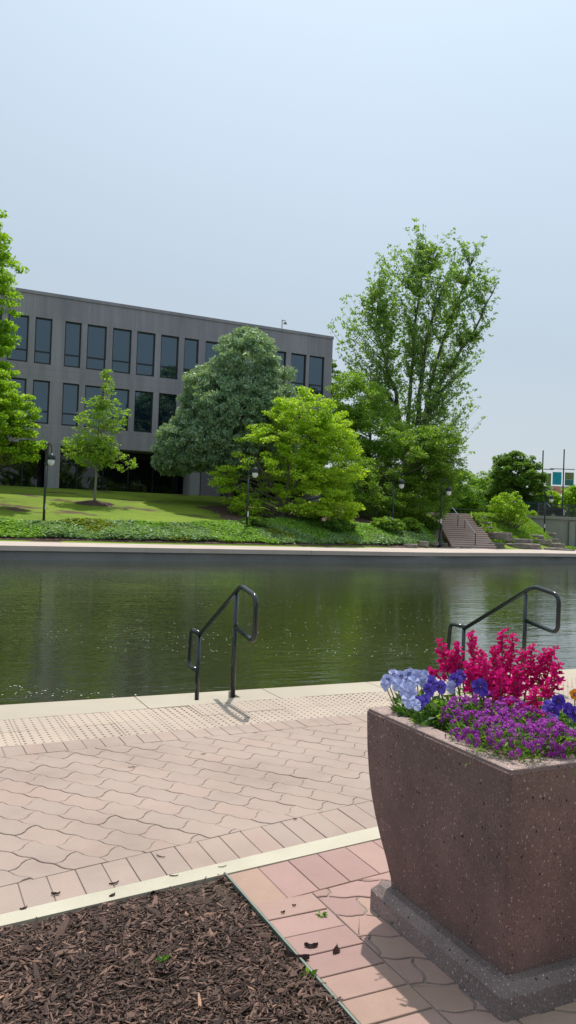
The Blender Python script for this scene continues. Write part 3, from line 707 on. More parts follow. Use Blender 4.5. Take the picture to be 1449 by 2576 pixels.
# lime japanese maple
Y = 49.; b = onz(716, Y)
tree('japanese_maple', 'spreading lime green maple with layered branches behind the second lamp post', 'tree', b,
    [B(770, 1040, 95, 50, Y, 2), B(720, 1110, 120, 70, Y, 2.6), B(820, 1110, 90, 60, Y, 2.2), B(700, 1190, 160, 60, Y, 3), B(830, 1180, 85, 50, Y, 2.2), B(600, 1210, 70, 50, Y, 1.6), B(760, 1260, 150, 55, Y, 2.8), B(620, 1275, 60, 30, Y, 1.2), B(850, 1280, 60, 40, Y, 1.5), B(770, 985, 22, 26, Y, .5), B(560, 1190, 40, 25, Y, .8)],
    G['lime2'], 620, 90, (.46, .2), .115, 1.2, .5, .4, gapn=.55, trunks=[[(0, 0, -.2), (-.3, 0, 1.2), (-1.5, 0, 3), (-2.2, .2, 4.2)], [(0, 0, -.2), (.3, .1, 1.5), (1.2, 0, 3.6), (1.6, .2, 5.5)], [(0, .1, -.2), (.1, .1, 2), (.2, .2, 6)]], tr=.14, nbr=160, rise=.35)
# mid green trees
b = onz(920, 61); tree('maple_tree', 'mid green broad tree at the right corner of the office block', 'tree', b,
    [B(900, 1010, 75, 75, 61, 2.4), B(930, 1090, 110, 80, 61, 3), B(860, 1070, 60, 60, 61, 2), B(890, 955, 40, 40, 61, 1.3), B(960, 1170, 110, 70, 61, 3)],
    G['mid2'], 520, 70, (.5, .34), .13, 1.4, .3, .45, tr=.25, nbr=70, rise=.6)
b = onz(1000, 56.5); tree('maple_tree', 'dark green wide tree behind the lamp post with the open hook, left of the steps', 'tree', b,
    [B(1000, 1150, 125, 75, 56.5, 3.2), B(950, 1230, 120, 70, 56.5, 3.2), B(1070, 1190, 75, 60, 56.5, 2.4), B(1060, 1260, 80, 60, 56.5, 2.4), B(1110, 1230, 42, 34, 56.5, 1.2), B(990, 1295, 70, 30, 56.5, 1.8), B(1140, 1255, 26, 16, 56.5, .6), B(1075, 1120, 60, 50, 56.5, 2), B(1130, 1175, 42, 42, 56.5, 1.4), B(1115, 1110, 40, 45, 56.5, 1.4)],
    G['mid'], 700, 75, (.46, .26), .12, 1.3, .45, .45, gapn=.5, tr=.22, nbr=90, rise=.5)
# tall airy tree
b = onz(1015, 66); K = 66/61
tree('elm_tree', 'tall airy vase shaped tree with sky showing through its twigs, right of the office block', 'tree', b,
    [B(1050, 760, 150, 150, 66, 4), B(1110, 700, 120, 90, 66, 3), B(1000, 740, 80, 100, 66, 2.5), B(960, 870, 115, 110, 66, 3), B(1100, 870, 110, 90, 66, 3.2), B(1045, 610, 26, 92, 66, 1), B(1080, 650, 40, 60, 66, 1.3), B(1150, 640, 26, 92, 66, 1), B(1205, 650, 22, 92, 66, .9), B(1225, 735, 42, 34, 66, 1.3), B(885, 770, 45, 32, 66, 1.2),
     B(856, 820, 32, 30, 66, .8), B(1150, 1010, 65, 45, 66, 2), B(1130, 1090, 60, 60, 66, 2), B(1185, 810, 66, 62, 66, 1.8), B(1165, 890, 55, 50, 66, 1.6), B(1225, 700, 36, 40, 66, 1), B(1160, 1130, 42, 14, 66, 1), B(975, 655, 34, 45, 66, .9), B(1010, 640, 25, 50, 66, .8), B(1020, 990, 125, 85, 66, 3), B(1050, 1060, 130, 70, 66, 3), B(920, 930, 60, 60, 66, 1.8), B(1130, 960, 70, 70, 66, 2), B(1200, 905, 22, 12, 66, .6), B(1205, 1045, 16, 14, 66, .5)],
    G['airy'], 1700, 7, (.26, .14), .14, 1.9, .1, .1, tr=.24, nbr=1050, rise=1.1, along=15, brr=.009,
    trunks=[[(0, 0, -.3), (.0, 0, 6*K), (.3, 0, 11*K), (.6, .2, 16*K), (1.1, .2, 21*K)], [(.9, 0, -.3), (1.3, 0, 6*K), (2.0, 0, 10.5*K), (3.6, .2, 15.5*K), (5.4, .2, 20.5*K)], [(.1, .2, 4.), (-.9, .3, 9), (-2.4, .3, 14), (-3.4, .3, 18.)], [(1.2, 0, 6.), (2.8, -.3, 11), (5.2, -.5, 15), (7., -.5, 19)], [(.9, 0, 7.), (1.2, -.5, 13), (2.2, -.6, 19)]], tmat=rough_mat('grey_bark', (.08, .075, .07), (.16, .15, .14), 4, 30, .01))
# dark spruce by building corner
b = onz(845, 68); tree('spruce_tree', 'dark narrow spruce showing beside the right corner of the office block', 'tree', b, [B(842, 950, 14, 60, 68, 1), B(845, 1050, 22, 80, 68, 1.3)], G['dark'], 120, 40, (.4, .12), .12, 2, .3, .2, tr=.12, nbr=60, rise=.1)
# trees right of steps
b = onz(1300, 84); tree('round_tree', 'rounded dark green tree beyond the yellow green shrub', 'tree', b,
    [B(1300, 1200, 68, 60, 84, 2.8), B(1290, 1180, 52, 46, 84, 2.2), B(1335, 1235, 48, 50, 84, 2.2), B(1262, 1240, 45, 45, 84, 2), B(1300, 1270, 70, 35, 84, 2.4)], G['dark'], 420, 90, (.5, .28), .17, 1.5, .5, .62, tr=.25, nbr=40)
b = gpx(1290, 1342); Y = b[1]+.8; b = onz(1290, Y); tree('shrub', 'yellow green twiggy shrub on the grassy bank right of the steps', 'shrub', b,
    [B(1275, 1275, 42, 34, Y, 1.2), B(1300, 1290, 42, 28, Y, 1.2), B(1250, 1270, 24, 22, Y, .8), B(1330, 1290, 18, 10, Y, .5), B(1285, 1250, 22, 14, Y, .6)], G['lime'], 170, 26, (.26, .18), .12, 1.3, .3, .3, trunks=[[(0, 0, -.1), (.4*q, 0, .8), (1.1*q, .1, 2.0)] for q in (-1, -.4, .3, 1)], tr=.05, nbr=110, rise=1., brr=.012)
for x, y, rx, ry, Y, lab in [(900, 1235, 70, 60, 92, 'shaded tree far behind the lime maple'), (985, 1240, 70, 55, 96, 'shaded tree far behind the third lamp post'), (1065, 1240, 60, 55, 90, 'shaded tree far behind the foot of the tall airy tree'), (825, 1230, 60, 60, 88, 'shaded tree beyond the right corner of the office block')]:
    b = onz(x, Y); tree('background_tree', lab, 'tree', b, [B(x, y, rx, ry, Y), B(x, y+30, rx, ry*.6, Y)], G['dark'], 150, 60, (.8, .45), .26, 1.5, .4, .4, tr=.2, nbr=10)
for x, y, h_ in [(8, -16, 12), (17, -13, 13), (26, -17, 12), (35, -14, 14), (45, -12, 13), (56, -15, 13)]:
    tree('park_tree', 'green park tree on the near bank behind the viewer, mirrored in the office glass', 'tree', (x, y, -.1), [(np.array([x, y, h_*.6]), np.array([4.6, 4, h_*.36])), (np.array([x+1, y, h_*.4]), np.array([4.5, 4, h_*.3]))], G['mid'], 160, 60, (.8, .45), .3, 1.5, .4, .4, tr=.25, nbr=12, group='park trees behind the viewer')
for i, (x, y, rx, ry, Y, lab) in enumerate([(1155, 1240, 52, 62, 104, 'hazy green tree far behind the steps, beside the airy tree'), (1200, 1250, 40, 55, 118, 'pale hazy tree straight above the top of the steps'), (1240, 1235, 40, 60, 112, 'light green tree just left of the rounded dark tree, far back'),
        (1120, 1225, 40, 50, 120, 'far green tree half hidden behind the foliage left of the steps'), (1375, 1262, 26, 26, 100, 'small bright green tree between the rounded tree and the banner pole'), (1446, 1262, 26, 38, 96, 'lime green tree at the right edge behind the bridge railing'), (1408, 1270, 40, 20, 125, 'low green tree under the red mural beyond the bridge')]):
    b = onz(x, Y); tree('background_tree', lab, 'tree', b, [B(x, y, rx, ry, Y), B(x+rx*.3, y+ry*.4, rx*.9, ry*.6, Y), B(x-rx*.35, y+ry*.35, rx*.8, ry*.6, Y)], G['lime'] if i in (4, 5) else G['mid'], 130, 70, (.8, .45), .24, 1.5, .4, .4, tr=.2, nbr=10)
# wall of trees on our own bank behind the camera (seen in window glass)
# understorey shrubs
for x, y, rx, ry, lab, mt in [(975, 1322, 42, 24, 'big leaved shrub at the foot of the dark tree, left of the third lamp post', 'mid'), (775, 1305, 34, 16, 'low shrub with reddish twigs in the shade under the lime maple', 'dark'), (850, 1325, 45, 18, 'dark low shrub in the shade between the lime maple and the third lamp post', 'dark'), (1030, 1325, 30, 20, 'light tipped shrub just right of the third lamp post', 'mid'), (1075, 1322, 34, 20, 'dark shrub above the stone ledges left of the steps', 'dark'), (640, 1318, 40, 14, 'low shaded shrub beside the second lamp post', 'dark')]:
    b = gpx(x, y+ry*.7); Y = b[1]; tree('shrub', lab, 'shrub', b, [B(x, y, rx, ry, Y)], G[mt], 60, 45, (.25, .14), .12, 1.3, .7, .5, tr=.03, nbr=14, trunks=[[(0, 0, -.1), (.1, 0, .5), (.2, 0, .8)]])

# ---- ground cover band
N = 85000
X = rng.uniform(-24, 10.8, N); d = rng.uniform(.45, 5.2, N)+.5*(vnoise(X, X*0, .5, 7)-.5)
Yg = np.interp(X, bX, bY)+d
lim = 2.5+1.7*vnoise(X, d, .35, 4)+np.where(X > -2, 2., 0); kp = (d < lim) & (d > .45+.25*vnoise(X, d, 1.2, 9)); X = X[kp]; Yg = Yg[kp]; d = d[kp]
hm = .08+.22*vnoise(X, Yg, .9, 2)*np.clip((d-.2)/.6, 0, 1)
C = np.stack([X, Yg, terr(X, Yg)+hm*rng.uniform(.5, 1, len(X))], 1)
zone = vnoise(X, Yg, .45, 11)+.15*vnoise(X, Yg, 2., 12)
G['cover'] = leaf_mat('leaf_cover', (.14, .30, .05), (.21, .38, .07), (.30, .44, .12), .45)
G['cover2'] = leaf_mat('leaf_cover2', (.14, .26, .11), (.22, .35, .16), (.33, .45, .26), .35)
G['cover3'] = leaf_mat('leaf_cover3', (.13, .19, .02), (.2, .27, .04), (.3, .34, .12), .35)
for nm, kk, lab, mt, ls in (('ground_cover', zone < .55, 'bright green leafy ground cover along the far walkway', 'cover', .10), ('hosta_bed', (zone >= .55) & (zone < .92), 'blue green broad leaved planting in patches along the far walkway', 'cover2', .13), ('variegated_bed', zone >= .92, 'yellow green variegated planting patch near the second lamp post', 'cover3', .13)):
    if kk.sum() < 10: continue
    tag(quads(nm, leaves(C[kk], 3, (.12, .05), ls, 1.5, 1.2), G[mt]), lab, 'ground cover', kind='stuff')
# grassy bank right of the steps
N = 9000; X = rng.uniform(14.9, 24, N); Yg = np.interp(X, bX, bY)+rng.uniform(2.4, 9, N); kp = Yg < 71.5+(X-22)*SL; X = X[kp]; Yg = Yg[kp]
C = np.stack([X, Yg, terr(X, Yg)+.1], 1); tag(quads('bank_grass', leaves(C, 3, (.15, .08), .1, 3., .2, -1.), G['mid']), 'long green grass on the bank right of the steps', 'grass', kind='stuff')

# =================================================================== STEPS, ROCKS, BRIDGE
nst = 17; rh = (2.75-ZW)/nst; m = MB(); mt_ = MB(); land = 9
ys = SY0; tread = .42
for i in range(nst):
    td = 1.5 if i == land else (SY1-SY0-1.5)/(nst-1); z = ZW+rh*(i+1)
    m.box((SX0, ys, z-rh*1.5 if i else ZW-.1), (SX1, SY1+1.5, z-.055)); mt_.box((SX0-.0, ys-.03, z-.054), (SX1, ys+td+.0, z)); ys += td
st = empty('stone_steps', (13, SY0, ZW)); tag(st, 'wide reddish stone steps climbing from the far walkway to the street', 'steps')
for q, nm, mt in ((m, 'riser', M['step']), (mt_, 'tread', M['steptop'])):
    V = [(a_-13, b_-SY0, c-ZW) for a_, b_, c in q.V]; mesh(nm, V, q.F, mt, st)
m = MB(); m.box((SX0, SY1+1.5, 2.4), (SX1+1, SY1+6, 2.74)); tag(m.build('street_pavement', M['farwalk']), kind='structure')
def stepz(Y):
    return ZW+(2.75-ZW)*np.clip((Y-SY0)/(SY1-SY0), 0, 1)
# two handrails on the steps
def step_rail(lab, xp, ya, yb_, zt0, zt1):
    r = empty('stair_handrail', (xp, ya, float(stepz(ya)))); tag(r, lab, 'handrail', 'handrails on the stone steps')
    z0 = float(stepz(ya)); z1_ = float(stepz(yb_))
    m = MB(); m.tube([(0, 0, .9), (0, yb_-ya, z1_-z0+.95)], .035, 6); m.build('rail', plain('railsteel', (.35, .36, .38), .35, .5, .7), r)
    for yy in (0, yb_-ya):
        m = MB(); zb = float(stepz(ya+yy))-z0; m.tube([(0, yy, zb-.05), (0, yy, zb+.93)], .03, 6); m.build('post', M['black'], r)
step_rail('lower metal handrail down the middle of the stone steps', 13.35, 56.4, 59.9, 0, 0)
step_rail('upper metal handrail down the middle of the stone steps', 13.1, 61.2, 65.2, 0, 0)
m = MB(); 
for i in range(14): m.tube([(9+i*1.1, 72, 2.6), (9+i*1.1, 72, 3.3)], .03, 5)
m.tube([(9, 72, 3.3), (23.3, 72, 3.3)], .04, 6); o = m.build('guard_rail', M['black']); tag(o, 'low dark guard rail across the top of the bank behind the steps', 'railing')
# stone ledges
def slab(P, L, D, H, rz, lab):
    n = 14; V = []; prof = [(0.9, 0), (1.0, .25), (.97, .6), (1.0, .85), (.93, 1.0)]
    rad = [1+rng.normal(0, .05) for _ in range(n)]
    for (sc, zz) in prof:
        j_ = rng.normal(0, .02, n)
        for i in range(n):
            t_ = 2*math.pi*i/n; c, s_ = math.cos(t_), math.sin(t_); q = 1/max(abs(c)**4+abs(s_)**4, 1e-6)**.25
            V.append((c*q*L/2*sc*rad[i]*(1+j_[i]), s_*q*D/2*sc*rad[i]*(1+j_[i]), zz*H+rng.normal(0, .012)))
    F = [(k*n+i, k*n+(i+1) % n, (k+1)*n+(i+1) % n, (k+1)*n+i) for k in range(4) for i in range(n)]+[tuple(range(4*n, 5*n)), tuple(range(n-1, -1, -1))]
    o = mesh('stone_slab', V, F, M['stone']); o.location = P; o.rotation_euler = (0, 0, rz); tag(o, lab, 'stone slab', 'stone slabs beside the steps'); return o
# right of steps: descending stack
lst = [(1262, 1352, 60, 22), (1300, 1362, 100, 14), (1250, 1372, 45, 14), (1315, 1374, 100, 14), (1362, 1364, 60, 13), (1345, 1352, 50, 12), (1395, 1372, 60, 12), (1385, 1360, 50, 12), (1380, 1347, 40, 14), (1405, 1382, 60, 9), (1425, 1386, 50, 7), (1240, 1345, 22, 12), (1225, 1318, 22, 10), (1215, 1305, 20, 9), (1232, 1331, 20, 10)]
labs = ['topmost stone ledge beside the foot of the steps', 'long flat stone under the grassy bank', 'front stone at the right foot of the steps', 'longest pale stone lying along the walkway edge', 'stone left of the fifth lamp post', 'upper stone below the grassy bank, second from the top', 'stone slab right of the fifth lamp post', 'stone right behind the fifth lamp post', 'highest stone against the concrete wall', 'low thin stone at the foot of the concrete wall', 'lowest thin stone near the right edge', 'small stone edging the lower right of the steps', 'small stone edging the steps beside the landing', 'small stone edging the top flight of the steps', 'small stone edging the steps just below the landing']
for (x, y, wpx, hpx), lab in zip(lst, labs):
    p = gpx(x, y+hpx/2, 50); k_ = p[1]/CF; H = hpx*k_*1.15; slab((p[0], p[1]+.5, p[2]-.08), wpx*k_, 1.3, H, rng.normal(.15, .1), lab)
lst = [(1062, 1369, 34, 14), (1030, 1374, 40, 12), (1085, 1366, 40, 10), (1090, 1352, 44, 12), (1090, 1340, 40, 12), (1113, 1370, 30, 9), (1085, 1330, 30, 10), (692, 1366, 13, 9), (708, 1367, 9, 8), (1176, 1379, 30, 6)]
labs = ['flat stone left of the steps next to the ground cover', 'leftmost flat stone of the ledge left of the steps', 'lower stone left of the fourth lamp post', 'middle stone in the stack left of the steps', 'upper stone in the stack left of the steps', 'stone at the left foot of the steps', 'topmost stone of the stack left of the steps', 'larger of two small boulders right of the second lamp post', 'smaller of two small boulders right of the second lamp post', 'flat dark rock lying on the walkway before the steps']
for (x, y, wpx, hpx), lab in zip(lst, labs):
    p = gpx(x, y+hpx/2, 42); k_ = p[1]/CF; slab((p[0], p[1]+.4, p[2]-.06), wpx*k_, 1.0 if wpx > 15 else .35, hpx*k_*1.15, rng.normal(.1, .1), lab)
# abutment wall
bw = empty('bridge_wall', (22, 72, 0), A); tag(bw, 'weathered grey concrete bridge wall with a projecting cap at the right edge', 'wall')
m = MB(); m.box((-1.2, .06, -2), (20, .8, 2.72)); m.build('wall', M['concrete'], bw)
m = MB(); m.box((-1.6, -.1, 2.72), (20, .95, 3.0)); m.build('cap', M['concrete'], bw)
m = MB(); m.box((4.6, -.12, -2), (5.3, .06, 2.55)); m.build('pilaster', M['concrete'], bw)
o = MB().box((0, 0, 0), (.8, .05, 2.0)).build('blue_panel', plain('bluepaint', (.05, .10, .22), .5)); p = np.array([22, 72])+UU*5.35-VV*(-.0); o.location = (p[0], p[1], .3); o.rotation_euler = (0, 0, A); tag(o, 'blue painted panel at the foot of the concrete wall, right edge', 'panel')
fr_ = empty('bridge_railing', (22, 72, 3.0), A); tag(fr_, 'black vertical bar railing on top of the concrete bridge wall', 'railing')
m = MB(); m.box((1.2, .3, 1.08), (18, .36, 1.14)); m.box((1.2, .31, .08), (18, .35, .13)); m.build('rail', M['black'], fr_)
m = MB()
for i in range(120): x = 1.25+i*.13; m.box((x-.012, .32, .13), (x+.012, .345, 1.08))
o = m.build('bar', M['black'], fr_); o['kind'] = 'stuff'
for x in (1.2, 4.9, 8.6, 12.3): MB().box((x-.05, .28, -.01), (x+.05, .38, 1.2)).build('post', M['black'], fr_)
# dark parked car
def car(P, rz, lab):
    r = empty('parked_car', P, rz); tag(r, lab, 'car'); paint = plain('carpaint', (.010, .012, .016), .15, .7)
    prof = [(-2.3, .35), (-2.3, .95), (-2.15, 1.05), (-1.1, 1.12), (-.6, 1.62), (1.5, 1.66), (2.1, 1.15), (2.3, 1.0), (2.3, .35)]
    V = []; n = len(prof)
    for sx, inset in ((-1, 0), (1, 0)):
        for (y, z) in prof: V.append((sx*(.92 if z < 1.3 else .72), y, z))
    F = [tuple(range(n)), tuple(range(2*n-1, n-1, -1))]+[(i, (i+1) % n, (i+1) % n+n, i+n) for i in range(n)]
    b_ = mesh('body', V, F, paint, r); bv = b_.modifiers.new('b', 'BEVEL'); bv.width = .06; bv.segments = 2
    m = MB(); m.add([(-.66, -1.06, 1.17), (.66, -1.06, 1.17), (.62, -.66, 1.57), (-.62, -.66, 1.57)], [(0, 1, 2, 3)]); m.build('windscreen', M['glass'], r)
    for sx in (-1, 1):
        m = MB(); m.add([(sx*.90, -.85, 1.18), (sx*.90, 1.7, 1.18), (sx*.765, 1.4, 1.56), (sx*.765, -.55, 1.56)], [(0, 1, 2, 3) if sx > 0 else (3, 2, 1, 0)]); m.build('side_window', M['glass'], r)
        MB().box((sx*.6-.2, -2.36, .72), (sx*.6+.2, -2.28, .9)).build('headlight', plain('lens', (.6, .6, .6), .1), r)
        for y in (-1.45, 1.45):
            m = MB(); m.tube([(sx*.78, y, .34), (sx*.95, y, .34)], .34, 16); w_ = m.build('wheel', plain('tyre', (.01, .01, .01), .8), r); m = MB(); m.tube([(sx*.955, y, .34), (sx*.965, y, .34)], .2, 12); m.build('rim', plain('rim', (.4, .4, .4), .3, .5, .8), w_)
p = aty(1358, 1290, 79.); car((p[0], 79., 2.8), R_(62), 'dark car parked behind the bridge wall beneath the rounded tree')
p = aty(1403, 1290, 81.5); 
# banner poles
def banner_pole(x, Y, ytop, labs, cols):
    b = onz(x, Y); top = aty(x, ytop, Y)[2]; r = empty('banner_pole', b); tag(r, labs, 'banner pole'); k_ = Y/CF
    m = MB(); m.tube([(0, 0, 0), (0, 0, top-b[2])], .075, 8); m.build('pole', M['lamp'], r)
    ac = aty(x, 1180, Y)[2]-b[2]; m = MB(); m.tube([(-34*k_, 0, ac), (28*k_, 0, ac)], .05, 6); m.build('crossarm', M['lamp'], r)
    for (x0, x1, y0, y1, c, nm) in cols:
        zt = aty(x, y0, Y)[2]-b[2]; zb = aty(x, y1, Y)[2]-b[2]; xa, xb_ = (x0-x)*k_, (x1-x)*k_
        f = MB(); nn = 6
        V = []; 
        for i in range(nn+1):
            q = i/nn
            for zz in (zb, zt): V.append((xa+(xb_-xa)*q, .05*math.sin(q*5), zz))
        fo = mesh(nm, V, [(2*i, 2*i+2, 2*i+3, 2*i+1) for i in range(nn)], plain('banner', c, .7, .2, 0, .15, 1.2), r); so_ = fo.modifiers.new('s', 'SOLIDIFY'); so_.thickness = .02
    return r
banner_pole(1414, 92, 1130, 'pole with a crossarm carrying a teal and an olive banner, beyond the bridge', [(1387, 1409, 1188, 1220, (.02, .30, .42), 'teal_banner'), (1418, 1440, 1188, 1206, (.16, .20, .08), 'olive_banner'), (1418, 1440, 1206.2, 1221, (.05, .16, .17), 'olive_banner')])
banner_pole(1361, 92, 1133, 'pole rising from behind the rounded tree with one olive banner', [(1371, 1383, 1190, 1222, (.15, .2, .08), 'olive_banner')])
ms = empty('mural_board', aty(1410, 1262, 100.)); tag(ms, 'low red and pink patterned mural board beyond the bridge railing', 'mural')
m_, t, o_ = newmat('mural'); vc = coords(t); n1 = node(t, 'ShaderNodeTexVoronoi'); n1.inputs['Scale'].default_value = 1.6; t.links.new(vc, n1.inputs[0])
sepn = t.nodes.new('ShaderNodeSeparateColor'); t.links.new(n1.outputs['Color'], sepn.inputs[0])
princ(t, o_, ramp(t, sepn.outputs[0], [(0, (.45, .08, .08)), (.35, (.6, .2, .2)), (.6, (.65, .35, .25)), (.85, (.5, .45, .35))]), .7)
m = MB(); m.box((-1.5, 0, 1.0), (1.5, .1, 1.95)); m.build('board', m_, ms)
for x in (-1.4, 1.4): MB().box((x-.05, .1, -1.5), (x+.05, .2, 1.9)).build('post', M['lamp'], ms)

# =================================================================== LAMPS
def lamp(P, H, rz, lean=0.):
    r = empty('street_lamp', P, rz); s = H/4.8
    m = MB(); m.lathe([(.24, 0), (.24, .12), (.19, .16), (.17, .3), (.13, .42), (.12, .7), (.085, .8), (.08, .95), (.10, .98), (.065, 1.02)], n=12); m.build('base', M['lamp'], r, True)
    zt = H-.98*s
    m = MB(); m.tube([(0, 0, 1.0), (0, 0, zt)], [.062, .05], 10); m.lathe([(.05, zt-.12), (.085, zt-.1), (.085, zt-.05), (.05, zt-.02)], n=10); m.build('pole', M['lamp'], r, True)
    R = .33*s; cxx = .18*s; cz = H-R
    pts = [(0, 0, zt-.05)]
    for i in range(15):
        a_ = R_(215-i*(215+12)/14*1.0); pts.append((cxx+R*math.cos(a_), 0, cz+R*math.sin(a_)))
    m = MB(); m.tube(pts, .028, 6); e = pts[-1]; m.tube([e, (e[0], 0, e[2]-.12)], .028, 6); m.build('hook_arm', M['lamp'], r, True)
    m = MB(); m.tube([(0, 0, zt-.05), (-.06, 0, zt+.1), (.0, 0, zt+.28)], .015, 5); m.build('scroll', M['lamp'], r, True)
    zz = e[2]-.1; c = (e[0], 0, zz)
    m = MB(); m.lathe([(.03, .02), (.05, 0), (.14, -.05), (.19, -.14), (.20, -.30), (.19, -.30), (.10, -.28)], c, 14); m.build('lamp_shade', M['lamp'], r, True)
    m = MB(); m.lathe([(.16, -.29), (.175, -.36), (.165, -.48), (.12, -.56), (.04, -.60), (.0, -.605)], c, 14); m.build('lamp_globe', M['globe'], r, True)
    m = MB(); m.box((-.045, -.075, 1.5), (.045, -.06, 1.8)); m.build('notice_plate', plain('plate', (.6, .6, .6), .5), r)
    return r
m_, t, o_ = newmat('globe'); princ(t, o_, (.62, .64, .62), .12, .6); M['globe'] = m_
lamps = [(108, 1357, 39.3, 'lamp post nearest the left edge, its hook turned edge on, beside the young tree', R_(78)), (619, 1367, 44.2, 'second lamp post from the left, against the lime green maple', R_(48)), (985, 1372, 51.3, 'lamp post with a wide open hook against the dark tree, left of the steps', 0), (1107, 1372, 53.4, 'lamp post standing at the left side of the stone steps', 0), (1368, 1372, 66.7, 'rightmost lamp post, in front of the concrete bridge wall', 0)]
for x, y, Y, lab, rz in lamps:
    p = aty(x, y, Y); top = {108: 1112, 619: 1150, 985: 1185, 1107: 1205, 1368: 1230}[x]; H = (y-top)*Y/CF
    o = lamp((p[0], Y, p[2]-.02), H, rz); tag(o, lab, 'street lamp', 'lamp posts along the far walkway')

# =================================================================== HANDRAILS
P2 = atz(585, 1753)[:2]; TH = R_(-2.5); dv = np.array([-math.sin(A+TH), math.cos(A+TH)])
def hand_rail(P, lab, ang):
    r = empty('river_handrail', (P[0], P[1], 0), ang)
    # local frame: +x towards the water, z up
    def P3(s, z): return (s, 0, z)
    rad = .0215; sb, zt1 = 1.02, .375
    m = MB(); m.tube([P3(0, -.01), P3(0, .87)], rad, 12); m.build('post', M['black'], r, True)
    m = MB(); m.tube([P3(sb, -.3), P3(sb, zt1)], rad, 12); m.build('post', M['black'], r, True)
    slope = (.955-zt1)/(-.11-sb)
    loop = round_path([P3(sb, zt1), P3(-.11, .955), P3(-.47, .90), P3(-.47, .535), P3(0, .60)], .085, 6)
    m = MB(); m.tube(loop, rad, 12); m.build('rail', M['black'], r, True)
    lp = round_path([P3(sb-.04, zt1+.02), P3(sb+.26, .40), P3(sb+.30, .03), P3(sb, .03)], .07, 6)
    m = MB(); m.tube(lp, rad, 12); m.build('end_loop', M['black'], r, True)
    tag(r, lab, 'handrail', 'black handrails at the river steps'); return r
ang = math.atan2(dv[1], dv[0])
hand_rail(P2, 'black tube handrail standing alone on the kerb at the river edge, left one', ang)
p = W2(5.7, 6.19); a2 = A+TH; hand_rail(p, 'black tube handrail at the river edge rising behind the red flowers', ang)

# =================================================================== PLANTER
pa = atz(1264, 2575)[:2]; pb = atz(926, 2280)[:2]; L = np.linalg.norm(pb-pa); ad = (pb-pa)/L; pu_ = np.array([ad[1], -ad[0]]); pc = (pa+pb)/2+pu_*L/2; prz = math.atan2(pu_[1], pu_[0])
def sqring(h, r, z, n=4):
    out = []
    for cxs, cys, a0 in ((1, 1, 0), (-1, 1, 90), (-1, -1, 180), (1, -1, 270)):
        for k_ in range(n+1): t_ = R_(a0+90*k_/n); out.append((cxs*(h-r)+r*math.cos(t_), cys*(h-r)+r*math.sin(t_), z))
    return out
def loft(rings, cap0=True, cap1=True):
    n = len(rings[0]); V = [p for r in rings for p in r]; F = []
    for k_ in range(len(rings)-1):
        for i in range(n): F.append((k_*n+i, k_*n+(i+1) % n, (k_+1)*n+(i+1) % n, (k_+1)*n+i))
    if cap0: F.append(tuple(range(n-1, -1, -1)))
    if cap1: F.append(tuple(range((len(rings)-1)*n, len(rings)*n)))
    return V, F
def aggregate(name, base):
    m, t, o = newmat(name); tc = t.nodes.new('ShaderNodeTexCoord'); vc = tc.outputs['Object']
    n0 = noise(t, vc, 3, 5); n1 = noise(t, vc, 45, 4, .7); n2 = noise(t, vc, 320, 3, .7)
    c = ramp(t, math_(t, 'ADD', math_(t, 'MULTIPLY', n0, .5), math_(t, 'MULTIPLY', n2, .5)), [(.38, tuple(x*.75 for x in base)), (.62, tuple(x*1.25 for x in base))])
    def vor(sc, thr, dist):
        vo = t.nodes.new('ShaderNodeTexVoronoi'); vo.inputs['Scale'].default_value = sc
        w = mixc(t, .25, vc, vc); mpp = t.nodes.new('ShaderNodeMapping'); mpp.inputs['Scale'].default_value = (1, 1, .62); mpp.inputs['Rotation'].default_value = (sc*.01, .3, .2); t.links.new(vc, mpp.inputs[0])
        t.links.new(mpp.outputs[0], vo.inputs['Vector'])
        sp_ = t.nodes.new('ShaderNodeSeparateColor'); t.links.new(vo.outputs['Color'], sp_.inputs[0])
        a_ = math_(t, 'GREATER_THAN', sp_.outputs[0], thr); b_ = math_(t, 'LESS_THAN', vo.outputs['Distance'], dist); return math_(t, 'MULTIPLY', a_, b_)
    s1 = vor(190, .66, .38); s2 = vor(115, .90, .30); s3 = vor(150, .86, .32); s4 = vor(80, .95, .28)
    c = mixc(t, s1, c, tuple(min(1, x*1.6+.02) for x in base)); c = mixc(t, s2, c, tuple(min(.8, x*2.6+.04) for x in base)); c = mixc(t, s3, c, tuple(x*.5 for x in base)); c = mixc(t, s4, c, tuple(x*.15 for x in base))
    dirt_ = ramp(t, noise(t, vc, 5, 5, .7), [(.4, (.86, .86, .86)), (.65, (1.1, 1.08, 1.06))]); c = mixc(t, 1., c, dirt_, 'MULTIPLY')
    hh = math_(t, 'SUBTRACT', math_(t, 'ADD', math_(t, 'MULTIPLY', n2, .6), s1), math_(t, 'MULTIPLY', math_(t, 'ADD', s3, s4), 1.5))
    princ(t, o, c, .8, .35, nrm=bump(t, hh, .0014)); return m
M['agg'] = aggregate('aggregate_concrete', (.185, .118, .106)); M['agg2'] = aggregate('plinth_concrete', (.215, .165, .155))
pl = empty('planter', (pc[0], pc[1], 0), prz); tag(pl, 'large square brown aggregate concrete planter on a low plinth full of flowers', 'planter')
V, F = loft([sqring(L/2, .02, -.004), sqring(L/2, .02, .07), sqring(L/2-.025, .02, .1)]); mesh('plinth', V, F, M['agg2'], pl)
prof = [(.335, .1), (.338, .13), (.352, .2), (.371, .28), (.387, .36), (.400, .44), (.410, .53), (.417, .63), (.420, .72), (.421, .765), (.416, .772)]
V, F = loft([sqring(h, .014, z) for h, z in prof], True, True); mesh('body', V, F, M['agg'], pl)
